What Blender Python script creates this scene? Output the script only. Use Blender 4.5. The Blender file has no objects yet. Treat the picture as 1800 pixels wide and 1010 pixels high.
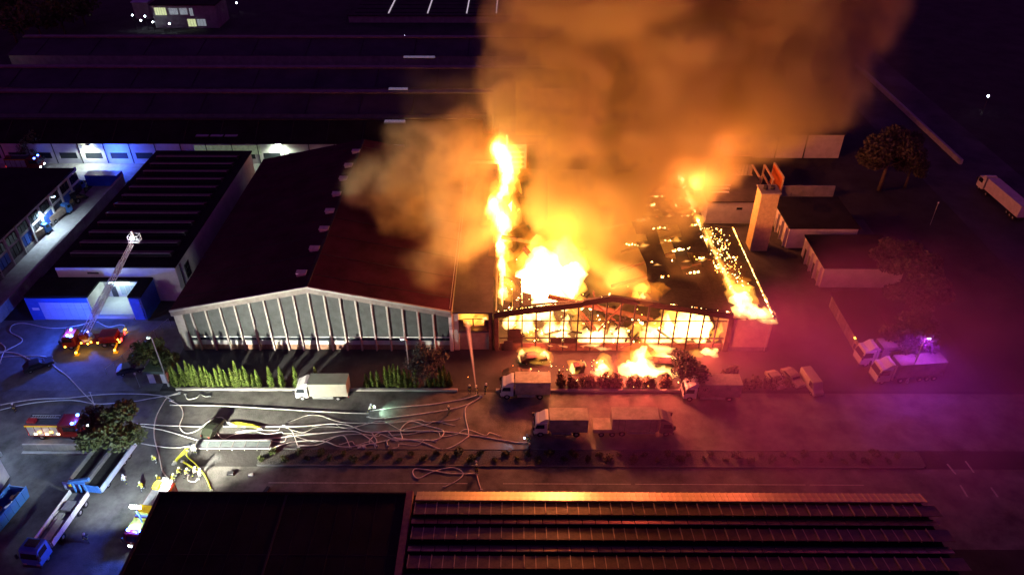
import bpy, bmesh, math, random
import numpy as np
from mathutils import Vector, Matrix, noise as mnoise
PI = math.pi
R = math.radians
scene = bpy.context.scene
C = scene.collection
# ------------------------------------------------------------------ camera
CAM_H, CAM_F, CAM_P, CAM_Y = 82.0, 1316.0, R(35.6), R(-0.3)
cam_data = bpy.data.cameras.new('camera')
cam_data.sensor_width = 36.0
cam_data.lens = CAM_F / 1800.0 * 36.0
cam_data.clip_start = 0.5
cam_data.clip_end = 3000.0
cam = bpy.data.objects.new('camera', cam_data)
cam.location = (0, 0, CAM_H)
cam.rotation_euler = (PI / 2 - CAM_P, 0, -CAM_Y)
C.objects.link(cam)
scene.camera = cam
# ------------------------------------------------------------------ world: night sky, faint blue
world = bpy.data.worlds.new('World')
scene.world = world
world.use_nodes = True
wn = world.node_tree.nodes
wl = world.node_tree.links
wn.clear()
sky = wn.new('ShaderNodeTexSky')
sky.sky_type = 'NISHITA'
sky.sun_disc = False
sky.sun_elevation = R(0.0)
sky.sun_rotation = R(200)
bg = wn.new('ShaderNodeBackground')
bg.inputs['Strength'].default_value = 0.25
wo = wn.new('ShaderNodeOutputWorld')
tint = wn.new('ShaderNodeMix')
tint.data_type = 'RGBA'
tint.blend_type = 'MULTIPLY'
tint.inputs['Factor'].default_value = 1.0
for s_ in tint.inputs:
    if s_.name == 'B' and s_.type == 'RGBA': s_.default_value = (0.70, 0.10, 1.0, 1.0)
for s_ in tint.inputs:
    if s_.name == 'A' and s_.type == 'RGBA': wl.new(sky.outputs[0], s_)
wl.new([s_ for s_ in tint.outputs if s_.type == 'RGBA'][0], bg.inputs['Color'])
wl.new(bg.outputs[0], wo.inputs['Surface'])
moon = bpy.data.lights.new('moon', 'SUN')
moon.energy = 0.012
moon.angle = R(0.5)
moon.color = (0.45, 0.5, 1.0)
moon_o = bpy.data.objects.new('moon', moon)
moon_o.rotation_euler = (R(48), R(8), R(-30))
C.objects.link(moon_o)
# ------------------------------------------------------------------ exposure and sampling
vs = scene.view_settings
vs.view_transform = 'Standard'
vs.look = 'None'
vs.exposure = 0.0
vs.gamma = 1.0
vs.use_curve_mapping = False
scene.render.engine = 'CYCLES'
cy = scene.cycles
cy.use_denoising = True
try:
    cy.denoiser = 'OPENIMAGEDENOISE'
except Exception:
    pass
cy.max_bounces = 5
cy.diffuse_bounces = 2
cy.glossy_bounces = 2
cy.transmission_bounces = 2
cy.volume_bounces = 2
cy.transparent_max_bounces = 8
cy.sample_clamp_indirect = 3.0
cy.volume_step_rate = 3.0
cy.volume_max_steps = 128
cy.caustics_reflective = False
cy.caustics_refractive = False
cy.use_light_tree = False
cy.use_adaptive_sampling = True
cy.adaptive_threshold = 0.03
cy.adaptive_min_samples = 24

# ------------------------------------------------------------------ survey helpers: picture measurement -> ground plan
_fw = np.array([math.sin(CAM_Y) * math.cos(CAM_P), math.cos(CAM_Y) * math.cos(CAM_P), -math.sin(CAM_P)])
_rt = np.array([math.cos(CAM_Y), -math.sin(CAM_Y), 0.0])
_up = np.cross(_rt, _fw)
def gp(px, py, z=0.0):
    d = _fw * CAM_F + _rt * (px - 900) + _up * (505 - py)
    t = (z - CAM_H) / d[2]
    return Vector((d[0] * t, d[1] * t, z))
def gy(px, py, y):
    d = _fw * CAM_F + _rt * (px - 900) + _up * (505 - py)
    t = y / d[1]
    return Vector((d[0] * t, y, CAM_H + d[2] * t))

# ------------------------------------------------------------------ materials
MATS = {}
def mat(name, col, rough=0.7, metal=0.0, var=0.25, scale=1.5, bump=0.0, bscale=None, rvar=0.0, spec=0.4, emit=None, estr=0.0, detail=6, coords='Object'):
    if name in MATS:
        return MATS[name]
    m = bpy.data.materials.new(name)
    m.use_nodes = True
    n, l = m.node_tree.nodes, m.node_tree.links
    b = n['Principled BSDF']
    b.inputs['Roughness'].default_value = rough
    b.inputs['Metallic'].default_value = metal
    b.inputs['Specular IOR Level'].default_value = spec
    tc = n.new('ShaderNodeTexCoord')
    if var > 0:
        no = n.new('ShaderNodeTexNoise')
        no.inputs['Scale'].default_value = scale
        no.inputs['Detail'].default_value = detail
        no.inputs['Roughness'].default_value = 0.65
        l.new(tc.outputs[coords], no.inputs['Vector'])
        cr = n.new('ShaderNodeValToRGB')
        cr.color_ramp.elements[0].position = 0.3
        cr.color_ramp.elements[1].position = 0.72
        cr.color_ramp.elements[0].color = tuple(max(0, c * (1 - var)) for c in col[:3]) + (1,)
        cr.color_ramp.elements[1].color = tuple(min(1, c * (1 + var)) for c in col[:3]) + (1,)
        l.new(no.outputs['Fac'], cr.inputs['Fac'])
        l.new(cr.outputs['Color'], b.inputs['Base Color'])
        if rvar > 0:
            mr = n.new('ShaderNodeMapRange')
            mr.inputs['From Min'].default_value = 0.35
            mr.inputs['From Max'].default_value = 0.65
            mr.inputs['To Min'].default_value = max(0.03, rough - rvar)
            mr.inputs['To Max'].default_value = min(1, rough + rvar)
            no2 = n.new('ShaderNodeTexNoise')
            no2.inputs['Scale'].default_value = scale * 0.35
            no2.inputs['Detail'].default_value = 4
            l.new(tc.outputs[coords], no2.inputs['Vector'])
            l.new(no2.outputs['Fac'], mr.inputs['Value'])
            l.new(mr.outputs['Result'], b.inputs['Roughness'])
    else:
        b.inputs['Base Color'].default_value = tuple(col[:3]) + (1,)
    if bump > 0:
        nb = n.new('ShaderNodeTexNoise')
        nb.inputs['Scale'].default_value = bscale or scale * 6
        nb.inputs['Detail'].default_value = 5
        l.new(tc.outputs[coords], nb.inputs['Vector'])
        bp = n.new('ShaderNodeBump')
        bp.inputs['Strength'].default_value = bump
        bp.inputs['Distance'].default_value = 0.1
        l.new(nb.outputs['Fac'], bp.inputs['Height'])
        l.new(bp.outputs['Normal'], b.inputs['Normal'])
    if emit:
        b.inputs['Emission Color'].default_value = tuple(emit[:3]) + (1,)
        b.inputs['Emission Strength'].default_value = estr
    MATS[name] = m
    return m

def emis(name, col, strength):
    return mat(name, (0.3, 0.3, 0.3), var=0, emit=col, estr=strength)

def ribbed(name, col, freq, axis='X', rough=0.6, bump=0.8, var=0.3):
    """sheet with fine ribs (too fine to be built singly)"""
    if name in MATS:
        return MATS[name]
    m = mat(name, col, rough, var=var, scale=0.8)
    n, l = m.node_tree.nodes, m.node_tree.links
    b = n['Principled BSDF']
    tc = n.new('ShaderNodeTexCoord')
    w = n.new('ShaderNodeTexWave')
    w.wave_type = 'BANDS'
    w.bands_direction = axis
    w.inputs['Scale'].default_value = freq
    l.new(tc.outputs['Object'], w.inputs['Vector'])
    bp = n.new('ShaderNodeBump')
    bp.inputs['Strength'].default_value = bump
    bp.inputs['Distance'].default_value = 0.05
    l.new(w.outputs['Fac'], bp.inputs['Height'])
    l.new(bp.outputs['Normal'], b.inputs['Normal'])
    return m

def flame_mat(name, col, strength):
    """glowing gas: an emitting volume, so a flame is bright where it is deep and fades at its rim"""
    if name in MATS:
        return MATS[name]
    m = bpy.data.materials.new(name)
    m.use_nodes = True
    n, l = m.node_tree.nodes, m.node_tree.links
    n.clear()
    o = n.new('ShaderNodeOutputMaterial')
    e = n.new('ShaderNodeEmission')
    e.inputs['Color'].default_value = tuple(col) + (1,)
    e.inputs['Strength'].default_value = strength
    l.new(e.outputs[0], o.inputs['Volume'])
    MATS[name] = m
    return m

def leaf_mat(name, col, var=0.5):
    m = mat(name, col, 0.6, var=var, scale=1.2, spec=0.3)
    return m

ASPH = mat('asphalt', (0.115, 0.11, 0.10), 0.7, var=0.65, scale=0.3, bump=0.45, bscale=7, rvar=0.26, spec=0.35, coords='Object', detail=9)
ASPHD = mat('asphalt_old', (0.042, 0.04, 0.042), 0.75, var=0.4, scale=0.3, bump=0.4, bscale=5, rvar=0.15, detail=9)
EARTH = mat('dark_soil', (0.035, 0.032, 0.03), 0.95, var=0.5, scale=0.15, bump=0.6, bscale=2, detail=9)
CONC = mat('concrete', (0.3, 0.29, 0.27), 0.8, var=0.25, scale=0.7, bump=0.15)
CONCD = mat('concrete_dark', (0.14, 0.14, 0.14), 0.85, var=0.3, scale=0.7, bump=0.15)
WALLP = mat('pale_render', (0.5, 0.49, 0.46), 0.85, var=0.18, scale=0.5, bump=0.05)
WALLG = mat('grey_render', (0.25, 0.24, 0.23), 0.85, var=0.25, scale=0.6, bump=0.05)
WHITE = mat('white_paint', (0.72, 0.72, 0.7), 0.5, var=0.1, scale=1.5)
FASCIA = mat('fascia_board', (0.17, 0.15, 0.135), 0.8, var=0.3, scale=1.2)
ROOFD = mat('bitumen_roof', (0.012, 0.0105, 0.0125), 0.85, var=0.5, scale=0.25, bump=0.2, bscale=3, rvar=0.08, spec=0.15)
ROOFR = mat('felt_glow_tint', (0.045, 0.009, 0.02), 0.9, var=0.45, scale=0.2, bump=0.2, bscale=3, spec=0.12)  # dark felt with the red-violet cast of the light put into its colour
ROOFM = mat('fibre_cement_roof', (0.035, 0.031, 0.032), 0.85, var=0.4, scale=0.3, bump=0.2, bscale=2, spec=0.2)
BRICK = mat('brick_plinth', (0.28, 0.15, 0.1), 0.9, var=0.3, scale=3)
GLASSD = mat('dark_glass', (0.02, 0.025, 0.03), 0.08, var=0.0, spec=0.6)
METAL = mat('galvanised', (0.45, 0.46, 0.47), 0.45, 0.7, var=0.2, scale=3)
METALD = mat('dark_metal', (0.05, 0.05, 0.055), 0.5, 0.5, var=0.3, scale=3)
CHAR = mat('charred_timber', (0.012, 0.010, 0.009), 0.9, var=0.6, scale=2, bump=0.6, bscale=6)
BURNT = mat('scorched_wall', (0.07, 0.052, 0.036), 0.9, var=0.55, scale=0.8, bump=0.2)
TIMBER = mat('glulam', (0.09, 0.055, 0.03), 0.8, var=0.4, scale=1.5)
RUBBER = mat('rubber', (0.015, 0.015, 0.015), 0.85, var=0.3, scale=5)
RIM = mat('wheel_rim', (0.45, 0.45, 0.45), 0.4, 0.6, var=0.2, scale=5)
BLUEP = mat('blue_cladding', (0.04, 0.12, 0.5), 0.5, var=0.2, scale=0.8)
TBLUE = mat('truck_blue', (0.06, 0.2, 0.55), 0.35, var=0.12, scale=1.5)
TWHITE = mat('truck_white', (0.5, 0.5, 0.48), 0.4, var=0.12, scale=1.0)
TARP = mat('green_grey_tarp', (0.2, 0.27, 0.22), 0.6, var=0.15, scale=0.8)
TARPS = mat('cream_tarp', (0.27, 0.26, 0.21), 0.6, var=0.1, scale=0.8)
RED = mat('fire_red', (0.17, 0.008, 0.008), 0.35, var=0.12, scale=1.5)
YEL = mat('signal_yellow', (0.75, 0.55, 0.02), 0.45, var=0.1, scale=2)
HOSE = mat('hose_canvas', (0.7, 0.68, 0.6), 0.7, var=0.15, scale=2)
HOSEY = mat('hose_yellow', (0.6, 0.62, 0.05), 0.7, var=0.15, scale=2)
TURN = mat('turnout_coat', (0.05, 0.05, 0.06), 0.85, var=0.3, scale=4)
HIVIS = mat('hivis_yellow', (0.62, 0.72, 0.05), 0.7, var=0.15, scale=4)
HELM = mat('helmet_pale', (0.65, 0.7, 0.4), 0.35, var=0.1, scale=4)
HELMW = mat('helmet_white', (0.7, 0.7, 0.7), 0.35, var=0.1, scale=4)
BARK = mat('bark', (0.1, 0.075, 0.05), 0.95, var=0.4, scale=4, bump=0.5)
LEAF = leaf_mat('leaf_green', (0.075, 0.095, 0.03))
LEAF2 = leaf_mat('leaf_olive', (0.055, 0.05, 0.04))
THUJA = leaf_mat('thuja_green', (0.11, 0.16, 0.03), 0.45)
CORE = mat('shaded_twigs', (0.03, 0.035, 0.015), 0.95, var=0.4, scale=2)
ORANGEP = mat('orange_panel', (0.6, 0.16, 0.03), 0.6, var=0.2, scale=1)
LEDW = emis('lamp_white', (0.75, 0.9, 1.0), 30)
LEDG = emis('lamp_greenish', (0.7, 1.0, 0.85), 30)
AMBER = emis('lamp_amber', (1.0, 0.45, 0.03), 18)
BLUEL = emis('lamp_blue', (0.05, 0.15, 1.0), 40)
REDL = emis('lamp_red', (1.0, 0.04, 0.03), 8)
EMBER = emis('ember', (1.0, 0.36, 0.05), 9)
EMBERH = emis('ember_hot', (1.0, 0.62, 0.2), 14)
GLOWIN = emis('lit_window', (0.85, 0.95, 0.75), 1.2)
GLOWG = emis('lit_window_green', (0.4, 1.0, 0.55), 0.8)
FL1 = flame_mat('flame_yellow', (1.0, 0.40, 0.05), 0.75)
FL2 = flame_mat('flame_orange', (1.0, 0.27, 0.02), 0.16)
FLW = flame_mat('flame_core', (1.0, 0.55, 0.16), 2.6)

# ------------------------------------------------------------------ builders
class MB:
    def __init__(s):
        s.v, s.f, s.mi = [], [], []
    def add(s, vs_, fs_, mi=0):
        k = len(s.v)
        s.v += [tuple(p) for p in vs_]
        s.f += [tuple(i + k for i in f) for f in fs_]
        s.mi += [mi] * len(fs_)
        return s
    def box(s, x0, x1, y0, y1, z0, z1, mi=0):
        return s.add([(x0, y0, z0), (x1, y0, z0), (x1, y1, z0), (x0, y1, z0), (x0, y0, z1), (x1, y0, z1), (x1, y1, z1), (x0, y1, z1)],
                     [(0, 3, 2, 1), (4, 5, 6, 7), (0, 1, 5, 4), (1, 2, 6, 5), (2, 3, 7, 6), (3, 0, 4, 7)], mi)
    def prism(s, poly, axis, a, b, mi=0):
        """extrude a 2-D polygon along x, y or z from a to b"""
        def P(p, t):
            return {'x': (t, p[0], p[1]), 'y': (p[0], t, p[1]), 'z': (p[0], p[1], t)}[axis]
        n = len(poly)
        return s.add([P(p, a) for p in poly] + [P(p, b) for p in poly],
                     [tuple(range(n))[::-1], tuple(range(n, 2 * n))] + [(i, (i + 1) % n, n + (i + 1) % n, n + i) for i in range(n)], mi)
    def bar(s, a, b, w, h=None, mi=0, upv=(0, 0, 1)):
        a, b = Vector(a), Vector(b)
        h = h or w
        d = (b - a).normalized()
        u = Vector(upv)
        if abs(d.dot(u)) > 0.98:
            u = Vector((0, 1, 0))
        sx = d.cross(u).normalized() * (w / 2)
        sy = sx.cross(d).normalized() * (h / 2)
        vs_ = [p + i * sx + j * sy for p in (a, b) for i, j in ((-1, -1), (1, -1), (1, 1), (-1, 1))]
        return s.add(vs_, [(0, 1, 2, 3), (7, 6, 5, 4), (0, 4, 5, 1), (1, 5, 6, 2), (2, 6, 7, 3), (3, 7, 4, 0)], mi)
    def tube(s, pts, rad, n=6, mi=0, cap=True):
        pts = [Vector(p) for p in pts]
        rads = rad if isinstance(rad, (list, tuple)) else [rad] * len(pts)
        k = len(s.v)
        ref = Vector((0, 0, 1))
        for i, p in enumerate(pts):
            d = (pts[min(i + 1, len(pts) - 1)] - pts[max(i - 1, 0)]).normalized()
            u = ref if abs(d.dot(ref)) < 0.95 else Vector((0, 1, 0))
            a = d.cross(u).normalized()
            b = a.cross(d).normalized()
            for j in range(n):
                t = 2 * PI * j / n
                s.v.append(tuple(p + (a * math.cos(t) + b * math.sin(t)) * rads[i]))
        for i in range(len(pts) - 1):
            for j in range(n):
                s.f.append((k + i * n + j, k + i * n + (j + 1) % n, k + (i + 1) * n + (j + 1) % n, k + (i + 1) * n + j))
                s.mi.append(mi)
        if cap:
            s.f.append(tuple(k + j for j in range(n))[::-1]); s.mi.append(mi)
            s.f.append(tuple(k + (len(pts) - 1) * n + j for j in range(n))); s.mi.append(mi)
        return s
    def disc(s, c, r0, r1, axis='y', w=0.3, n=14, mi=0):
        """a wheel ring or disc: lathe about the y axis"""
        cx, cy_, cz = c
        pr = [(r0, -w / 2), (r1 * 0.92, -w / 2), (r1, -w * 0.3), (r1, w * 0.3), (r1 * 0.92, w / 2), (r0, w / 2)]
        k = len(s.v)
        m_ = len(pr)
        for j in range(n):
            t = 2 * PI * j / n
            for (r, o) in pr:
                s.v.append((cx + r * math.cos(t), cy_ + o, cz + r * math.sin(t)))
        for j in range(n):
            for q in range(m_):
                a, b = k + j * m_ + q, k + j * m_ + (q + 1) % m_
                c2, d2 = k + ((j + 1) % n) * m_ + (q + 1) % m_, k + ((j + 1) % n) * m_ + q
                s.f.append((a, b, c2, d2)); s.mi.append(mi)
        return s
    def build(s, name, mats, parent=None, loc=None, smooth=False, bevel=0.0):
        me = bpy.data.meshes.new(name)
        me.from_pydata(s.v, [], s.f)
        ms = mats if isinstance(mats, (list, tuple)) else [mats]
        for m in ms:
            me.materials.append(m)
        if len(ms) > 1:
            me.polygons.foreach_set('material_index', s.mi)
        bm = bmesh.new(); bm.from_mesh(me)
        bmesh.ops.recalc_face_normals(bm, faces=bm.faces)
        if bevel > 0:
            bmesh.ops.bevel(bm, geom=bm.edges[:], offset=bevel, segments=1, affect='EDGES', clamp_overlap=True)
        bm.to_mesh(me); bm.free()
        if smooth:
            me.polygons.foreach_set('use_smooth', [True] * len(me.polygons))
        me.update()
        o = bpy.data.objects.new(name, me)
        C.objects.link(o)
        if parent:
            o.parent = parent
        if loc:
            o.location = loc
        return o

def tag(o, label=None, cat=None, group=None, kind=None):
    if label: o['label'] = label
    if cat: o['category'] = cat
    if group: o['group'] = group
    if kind: o['kind'] = kind
    return o
def thing(name, label, cat, loc=(0, 0, 0), rz=0.0, group=None):
    o = bpy.data.objects.new(name, None)
    o.empty_display_size = 0.5
    C.objects.link(o)
    o.location = loc
    o.rotation_euler = (0, 0, rz)
    return tag(o, label, cat, group)
def box(name, dims, m, parent=None, bevel=0.0):
    return MB().box(*dims).build(name, m, parent, bevel=bevel)
def share(name, me, parent, loc=(0, 0, 0), rot=(0, 0, 0), scl=(1, 1, 1)):
    o = bpy.data.objects.new(name, me)
    C.objects.link(o)
    o.parent = parent
    o.location, o.rotation_euler, o.scale = loc, rot, scl
    return o
KIDS = {}
def copy_tree(o, parent=None):
    c = o.copy()
    C.objects.link(c)
    c.parent = parent
    if parent:
        c.matrix_parent_inverse = o.matrix_parent_inverse.copy()
    for ch in list(o.children):
        copy_tree(ch, c)
    return c
def lamp(name, kind, loc, power, col, parent=None, radius=0.3, rot=None, spot=None, blend=0.4):
    d = bpy.data.lights.new(name, kind)
    d.energy = power
    d.color = col
    d.shadow_soft_size = radius
    if kind == 'SPOT':
        d.spot_size = spot
        d.spot_blend = blend
    o = bpy.data.objects.new(name, d)
    C.objects.link(o)
    o.location = loc
    if rot:
        o.rotation_euler = rot
    if parent:
        o.parent = parent
    return o
def aim(o, target):
    d = Vector(target) - o.location
    o.rotation_euler = d.to_track_quat('-Z', 'Y').to_euler()
def sheet(name, poly, z, m, kind='structure', parent=None, cuts=0):
    me = bpy.data.meshes.new(name)
    me.from_pydata([(x, y, z) for x, y in poly], [], [tuple(range(len(poly)))])
    me.materials.append(m)
    o = bpy.data.objects.new(name, me)
    C.objects.link(o)
    if parent: o.parent = parent
    else: o['kind'] = kind
    return o
def rect(x0, x1, y0, y1):
    return [(x0, y0), (x1, y0), (x1, y1), (x0, y1)]
rnd = random.Random(7)

ORD = ['first', 'second', 'third', 'fourth', 'fifth', 'sixth', 'seventh', 'eighth', 'ninth', 'tenth', 'eleventh', 'twelfth', 'thirteenth', 'fourteenth', 'fifteenth', 'sixteenth', 'seventeenth', 'eighteenth', 'nineteenth', 'twentieth', 'twenty-first', 'twenty-second', 'twenty-third', 'twenty-fourth', 'twenty-fifth', 'twenty-sixth', 'twenty-seventh', 'twenty-eighth', 'twenty-ninth', 'thirtieth']

# ================================================================== THE SETTING
sheet('ground', rect(-900, 900, -60, 1500), 0.0, EARTH)
sheet('street', rect(-260, 108, 74.4, 86.2), 0.012, ASPH)
sheet('lower_road', rect(-52, 108, 58.0, 71.0), 0.008, ASPH)
sheet('side_road', rect(-75, -46.5, 20, 74.4), 0.016, ASPH)
sheet('hall_forecourt', rect(-56, 57, 86.8, 96.4), 0.008, ASPHD)
sheet('yard', rect(-98, -56, 86.2, 104), 0.02, CONCD)
sheet('depot_yard', rect(-98, -91, 104, 166), 0.024, CONC)
sheet('back_lane', rect(-200, -40, 157.2, 166), 0.028, CONC)
sheet('right_yard', rect(42.2, 75, 86.8, 140), 0.012, ASPHD)
sheet('right_road', rect(96, 120, 60, 320), 0.02, ASPHD)
# gravel planting strip with a kerb of stones
bed = MB().box(-36.5, 58, 71.35, 74.1, 0.0, 0.14).build('planting_strip', mat('gravel', (0.09, 0.088, 0.08), 0.95, var=0.7, scale=6, bump=1.0, bscale=12, detail=3))
bed['kind'] = 'structure'
kerb = bpy.data.objects.new('kerb', None); C.objects.link(kerb); kerb['kind'] = 'structure'
k_me = MB().box(-0.98, 0.98, -0.12, 0.12, 0.0, 0.2).build('kerb_stone', CONCD, kerb, bevel=0.02)
k_me.location = (-35.4, 71.2, 0)
for i in range(1, 47):
    share('kerb_stone', k_me.data, kerb, (-35.4 + 2 * i, 71.2, 0.0))
for i in range(47):
    share('kerb_stone', k_me.data, kerb, (-35.4 + 2 * i, 74.25, 0.0))
lane = bpy.data.objects.new('lane_marking', None); C.objects.link(lane); lane['kind'] = 'structure'
for a, b in ((-34, -6.5), (-1.6, 16), (16.6, 40), (40.6, 48)):
    MB().box(a, b, 68.1, 68.22, 0.006, 0.02).build('painted_line', mat('road_paint', (0.38, 0.38, 0.36), 0.7, var=0.4, scale=4), lane)
for a, b in ((gp(1665, 815), gp(1680, 833)), (gp(1697, 810), gp(1712, 830)), (gp(1688, 852), gp(1701, 873)), (gp(1742, 856), gp(1754, 873))):
    MB().bar((a.x, a.y, 0.024), (b.x, b.y, 0.024), 0.25, 0.01).build('painted_line', MATS['road_paint'], lane)
# low white kerb wall between street and forecourt
def kerb_wall(x0, x1, label):
    t = thing('kerb_wall', label, 'wall', ((x0 + x1) / 2, 86.5, 0), group='low kerb walls along the street')
    n = max(1, round((x1 - x0) / 4.0)); w = (x1 - x0) / n
    m0 = MB().box(-w / 2 + 0.02, w / 2 - 0.02, -0.22, 0.22, 0, 0.4).build('concrete_block', CONC, t, bevel=0.03)
    m0.location = (-(x1 - x0) / 2 + w / 2, 0, 0)
    for i in range(1, n):
        share('concrete_block', m0.data, t, (-(x1 - x0) / 2 + w * (i + 0.5), 0, 0))
kerb_wall(-53.5, -9.0, 'low pale kerb wall under the lit green hedge')
kerb_wall(-3.0, 35.5, 'low scorched kerb wall in front of the burning hall')

# ================================================================== LEFT HALL (intact)
HX0, HX1, HRX, HY0, HY1, HE, HR = -55.6, -10.4, -33.0, 96.5, 151.0, 8.3, 13.1
PANEL = ribbed('fibre_panel', (0.052, 0.058, 0.058), 3.2, 'X', 0.7, 0.5)
hall = thing('warehouse_hall', 'intact gabled hall with white upright fins and dark roof', 'building', (HRX, HY0, 0))
def hz(x, e=HE, r=HR, x0=HX0, x1=HX1, rx=HRX):
    return e + (r - e) * ((x - x0) / (rx - x0) if x < rx else (x1 - x) / (x1 - rx))
def local(o):
    return o.location
def P(o):   # parts are modelled in world coordinates, then hung under a thing that stands elsewhere
    par = o.parent
    o.matrix_parent_inverse = Matrix.Translation(-par.location) if par.rotation_euler.z == 0 else par.matrix_basis.inverted()
    return o
def pbox(name, dims, m, par, bevel=0.0):
    return P(box(name, dims, m, par, bevel))
# side and rear walls
P(MB().box(HX0 + 0.25, HX0 + 0.55, HY0 + 0.4, HY1, 0, HE - 0.25).build('side_wall', WALLG, hall))
P(MB().box(HX1 - 0.55, HX1 - 0.25, HY0 + 0.4, HY1, 0, HE - 0.25).build('side_wall', WALLG, hall))
P(MB().prism([(HX0 + 0.6, 0), (HX1 - 0.6, 0), (HX1 - 0.6, HE - 0.3), (HRX, HR - 0.5), (HX0 + 0.6, HE - 0.3)], 'y', HY1 - 0.4, HY1 - 0.05).build('rear_wall', WALLG, hall))
# roof slopes, sheet by sheet
for sgn in (0, 1):
    xa, xb = (HX0 - 0.3, HRX) if sgn == 0 else (HRX, HX1 + 0.1)
    za, zb = (HE - 0.06, HR) if sgn == 0 else (HR, HE)
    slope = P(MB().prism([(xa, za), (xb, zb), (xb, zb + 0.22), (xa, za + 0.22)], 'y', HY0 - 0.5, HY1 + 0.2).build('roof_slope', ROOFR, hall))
    for k in range(9):
        yy = HY0 + 3 + k * 6
        P2 = MB().bar((xa, yy, za + 0.25), (xb, yy, zb + 0.25), 0.09, 0.07).build('roof_seam', ROOFM, hall); P(P2)
P(MB().bar((HRX, HY0 - 0.5, HR + 0.26), (HRX, HY1, HR + 0.26), 0.5, 0.1).build('ridge_cap', ROOFM, hall))
# gable fascia: top edge strip and board
for sgn in (0, 1):
    xa, xb = (HX0 - 0.3, HRX) if sgn == 0 else (HRX, HX1)
    za, zb = (HE, HR) if sgn == 0 else (HR, HE)
    P(MB().prism([(xa, za - 0.95), (xb, zb - 1.0), (xb, zb - 0.02), (xa, za - 0.02)], 'y', HY0 - 0.62, HY0 - 0.42).build('fascia', FASCIA, hall))
    P(MB().prism([(xa, za - 0.03), (xb, zb - 0.03), (xb, zb + 0.3), (xa, za + 0.3)], 'y', HY0 - 0.78, HY0 - 0.5).build('roof_edge', mat('edge_metal', (0.25, 0.24, 0.23), 0.5, var=0.15, scale=1), hall))
# front wall, bay by bay
fx = [-52.7 + 2.456 * i for i in range(17)]
edges = [HX0 + 1.5] + fx + [HX1 - 0.3]
for a, b in zip(edges[:-1], edges[1:]):
    za, zb = hz(a) - 0.9, hz(b) - 0.9
    top = [(a, 2.75), (b, 2.75), (b, zb)] + ([(HRX, HR - 0.9)] if a < HRX < b else []) + [(a, za)]
    P(MB().prism(top, 'y', HY0, HY0 + 0.2).build('wall_panel', PANEL, hall))
    P(MB().box(a + 0.12, b - 0.12, HY0 + 0.02, HY0 + 0.08, 1.95, 2.6).build('window_pane', GLASSD, hall))
    P(MB().box(a + 0.1, b - 0.1, HY0 - 0.08, HY0 + 0.16, 2.602, 2.748).build('window_head', WHITE, hall))
    P(MB().box(a + 0.1, b - 0.1, HY0 - 0.1, HY0 + 0.16, 1.1, 1.94).build('sill_panel', WALLP, hall))
    P(MB().box(a + 0.1, b - 0.1, HY0 - 0.04, HY0 + 0.2, 0.0, 1.098).build('plinth', BRICK, hall))
for x in fx:
    P(MB().box(x - 0.14, x + 0.14, HY0 - 0.42, HY0 - 0.004, 0.0, hz(x) - 0.97).build('fin', mat('fin_concrete', (0.3, 0.28, 0.255), 0.7, var=0.2, scale=1.2), hall, bevel=0.02))
P(MB().box(HX0, HX0 + 1.48, HY0 - 0.4, HY0 + 0.3, 0, HE - 0.55).build('corner_pier', MATS['fin_concrete'], hall))
P(MB().box(HX1 - 0.45, HX1 + 0.1, HY0 - 0.4, HY0 + 0.3, 0, HE - 0.5).build('corner_pier', WALLP, hall))
# roof ventilators beside the ridge
vent0 = MB().box(-0.75, 0.75, -0.5, 0.5, 0, 0.5).box(-0.85, 0.85, -0.6, 0.6, 0.502, 0.62).build('ventilator', mat('vent_tin', (0.5, 0.46, 0.4), 0.6, var=0.2, scale=2), hall)
vents = [(530, 480), (553, 438), (570, 404), (580, 372), (592, 342), (604, 315), (613, 292), (626, 268)]
for i, (px, py) in enumerate(vents):
    p = gp(px, py, 13.2)
    o = vent0 if i == 0 else share('ventilator', vent0.data, hall)
    o.location = (p.x - HRX, p.y - HY0, hz(p.x) + 0.12)
P(MB().bar((HX1 - 0.2, HY0, HE + 0.35), (HX1 - 0.2, HY1, HE + 0.35), 0.06, 0.06).build('lightning_rod', METAL, hall))

# ================================================================== LINK BUILDING between the halls
LX0, LX1 = -10.2, -3.6
link = thing('link_building', 'flat link building with grey roller gate and fire behind its upper window', 'building', (-7, HY0, 0))
P(MB().box(LX0, LX1, HY0 - 0.2, 150, 7.75, 8.02).build('flat_roof', ROOFM, link))
P(MB().box(LX0 + 0.05, LX0 + 0.9, HY0 - 0.1, HY0 + 0.5, 0, 7.745).build('pier', CONC, link))
P(MB().box(LX1 - 0.75, LX1 - 0.05, HY0 - 0.1, HY0 + 0.5, 0, 7.745).build('pier', BURNT, link))
P(MB().box(LX0 + 0.9, LX1 - 0.75, HY0, HY0 + 0.4, 3.9, 5.0).build('lintel', BURNT, link))
P(MB().box(LX0 + 0.9, LX1 - 0.75, HY0 - 0.3, HY0 - 0.02, 3.75, 3.95).build('canopy', CONCD, link))
g = P(MB().box(LX0 + 1.0, LX1 - 0.8, HY0 + 0.1, HY0 + 0.25, 0, 3.72).build('roller_gate', ribbed('gate_slats', (0.2, 0.19, 0.18), 6, 'Z'), link))
P(MB().box(-7.0, -6.8, HY0 + 0.05, HY0 + 0.35, 5.0, 6.3).build('window_post', CHAR, link))
P(MB().tube([(LX0 + 0.9 + 0.49 * i, HY0 + 0.2, 6.15 + 0.3 * math.sin(PI * i / 10)) for i in range(11)], 0.07).build('arched_rail', CHAR, link))
P(MB().box(LX0 + 0.9, LX0 + 1.7, HY0 + 0.05, HY0 + 0.38, 5.0, 6.0).build('wall_stub', BURNT, link))
P(MB().box(LX1 - 1.5, LX1 - 0.76, HY0 + 0.05, HY0 + 0.38, 5.0, 6.0).build('wall_stub', BURNT, link))

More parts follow.
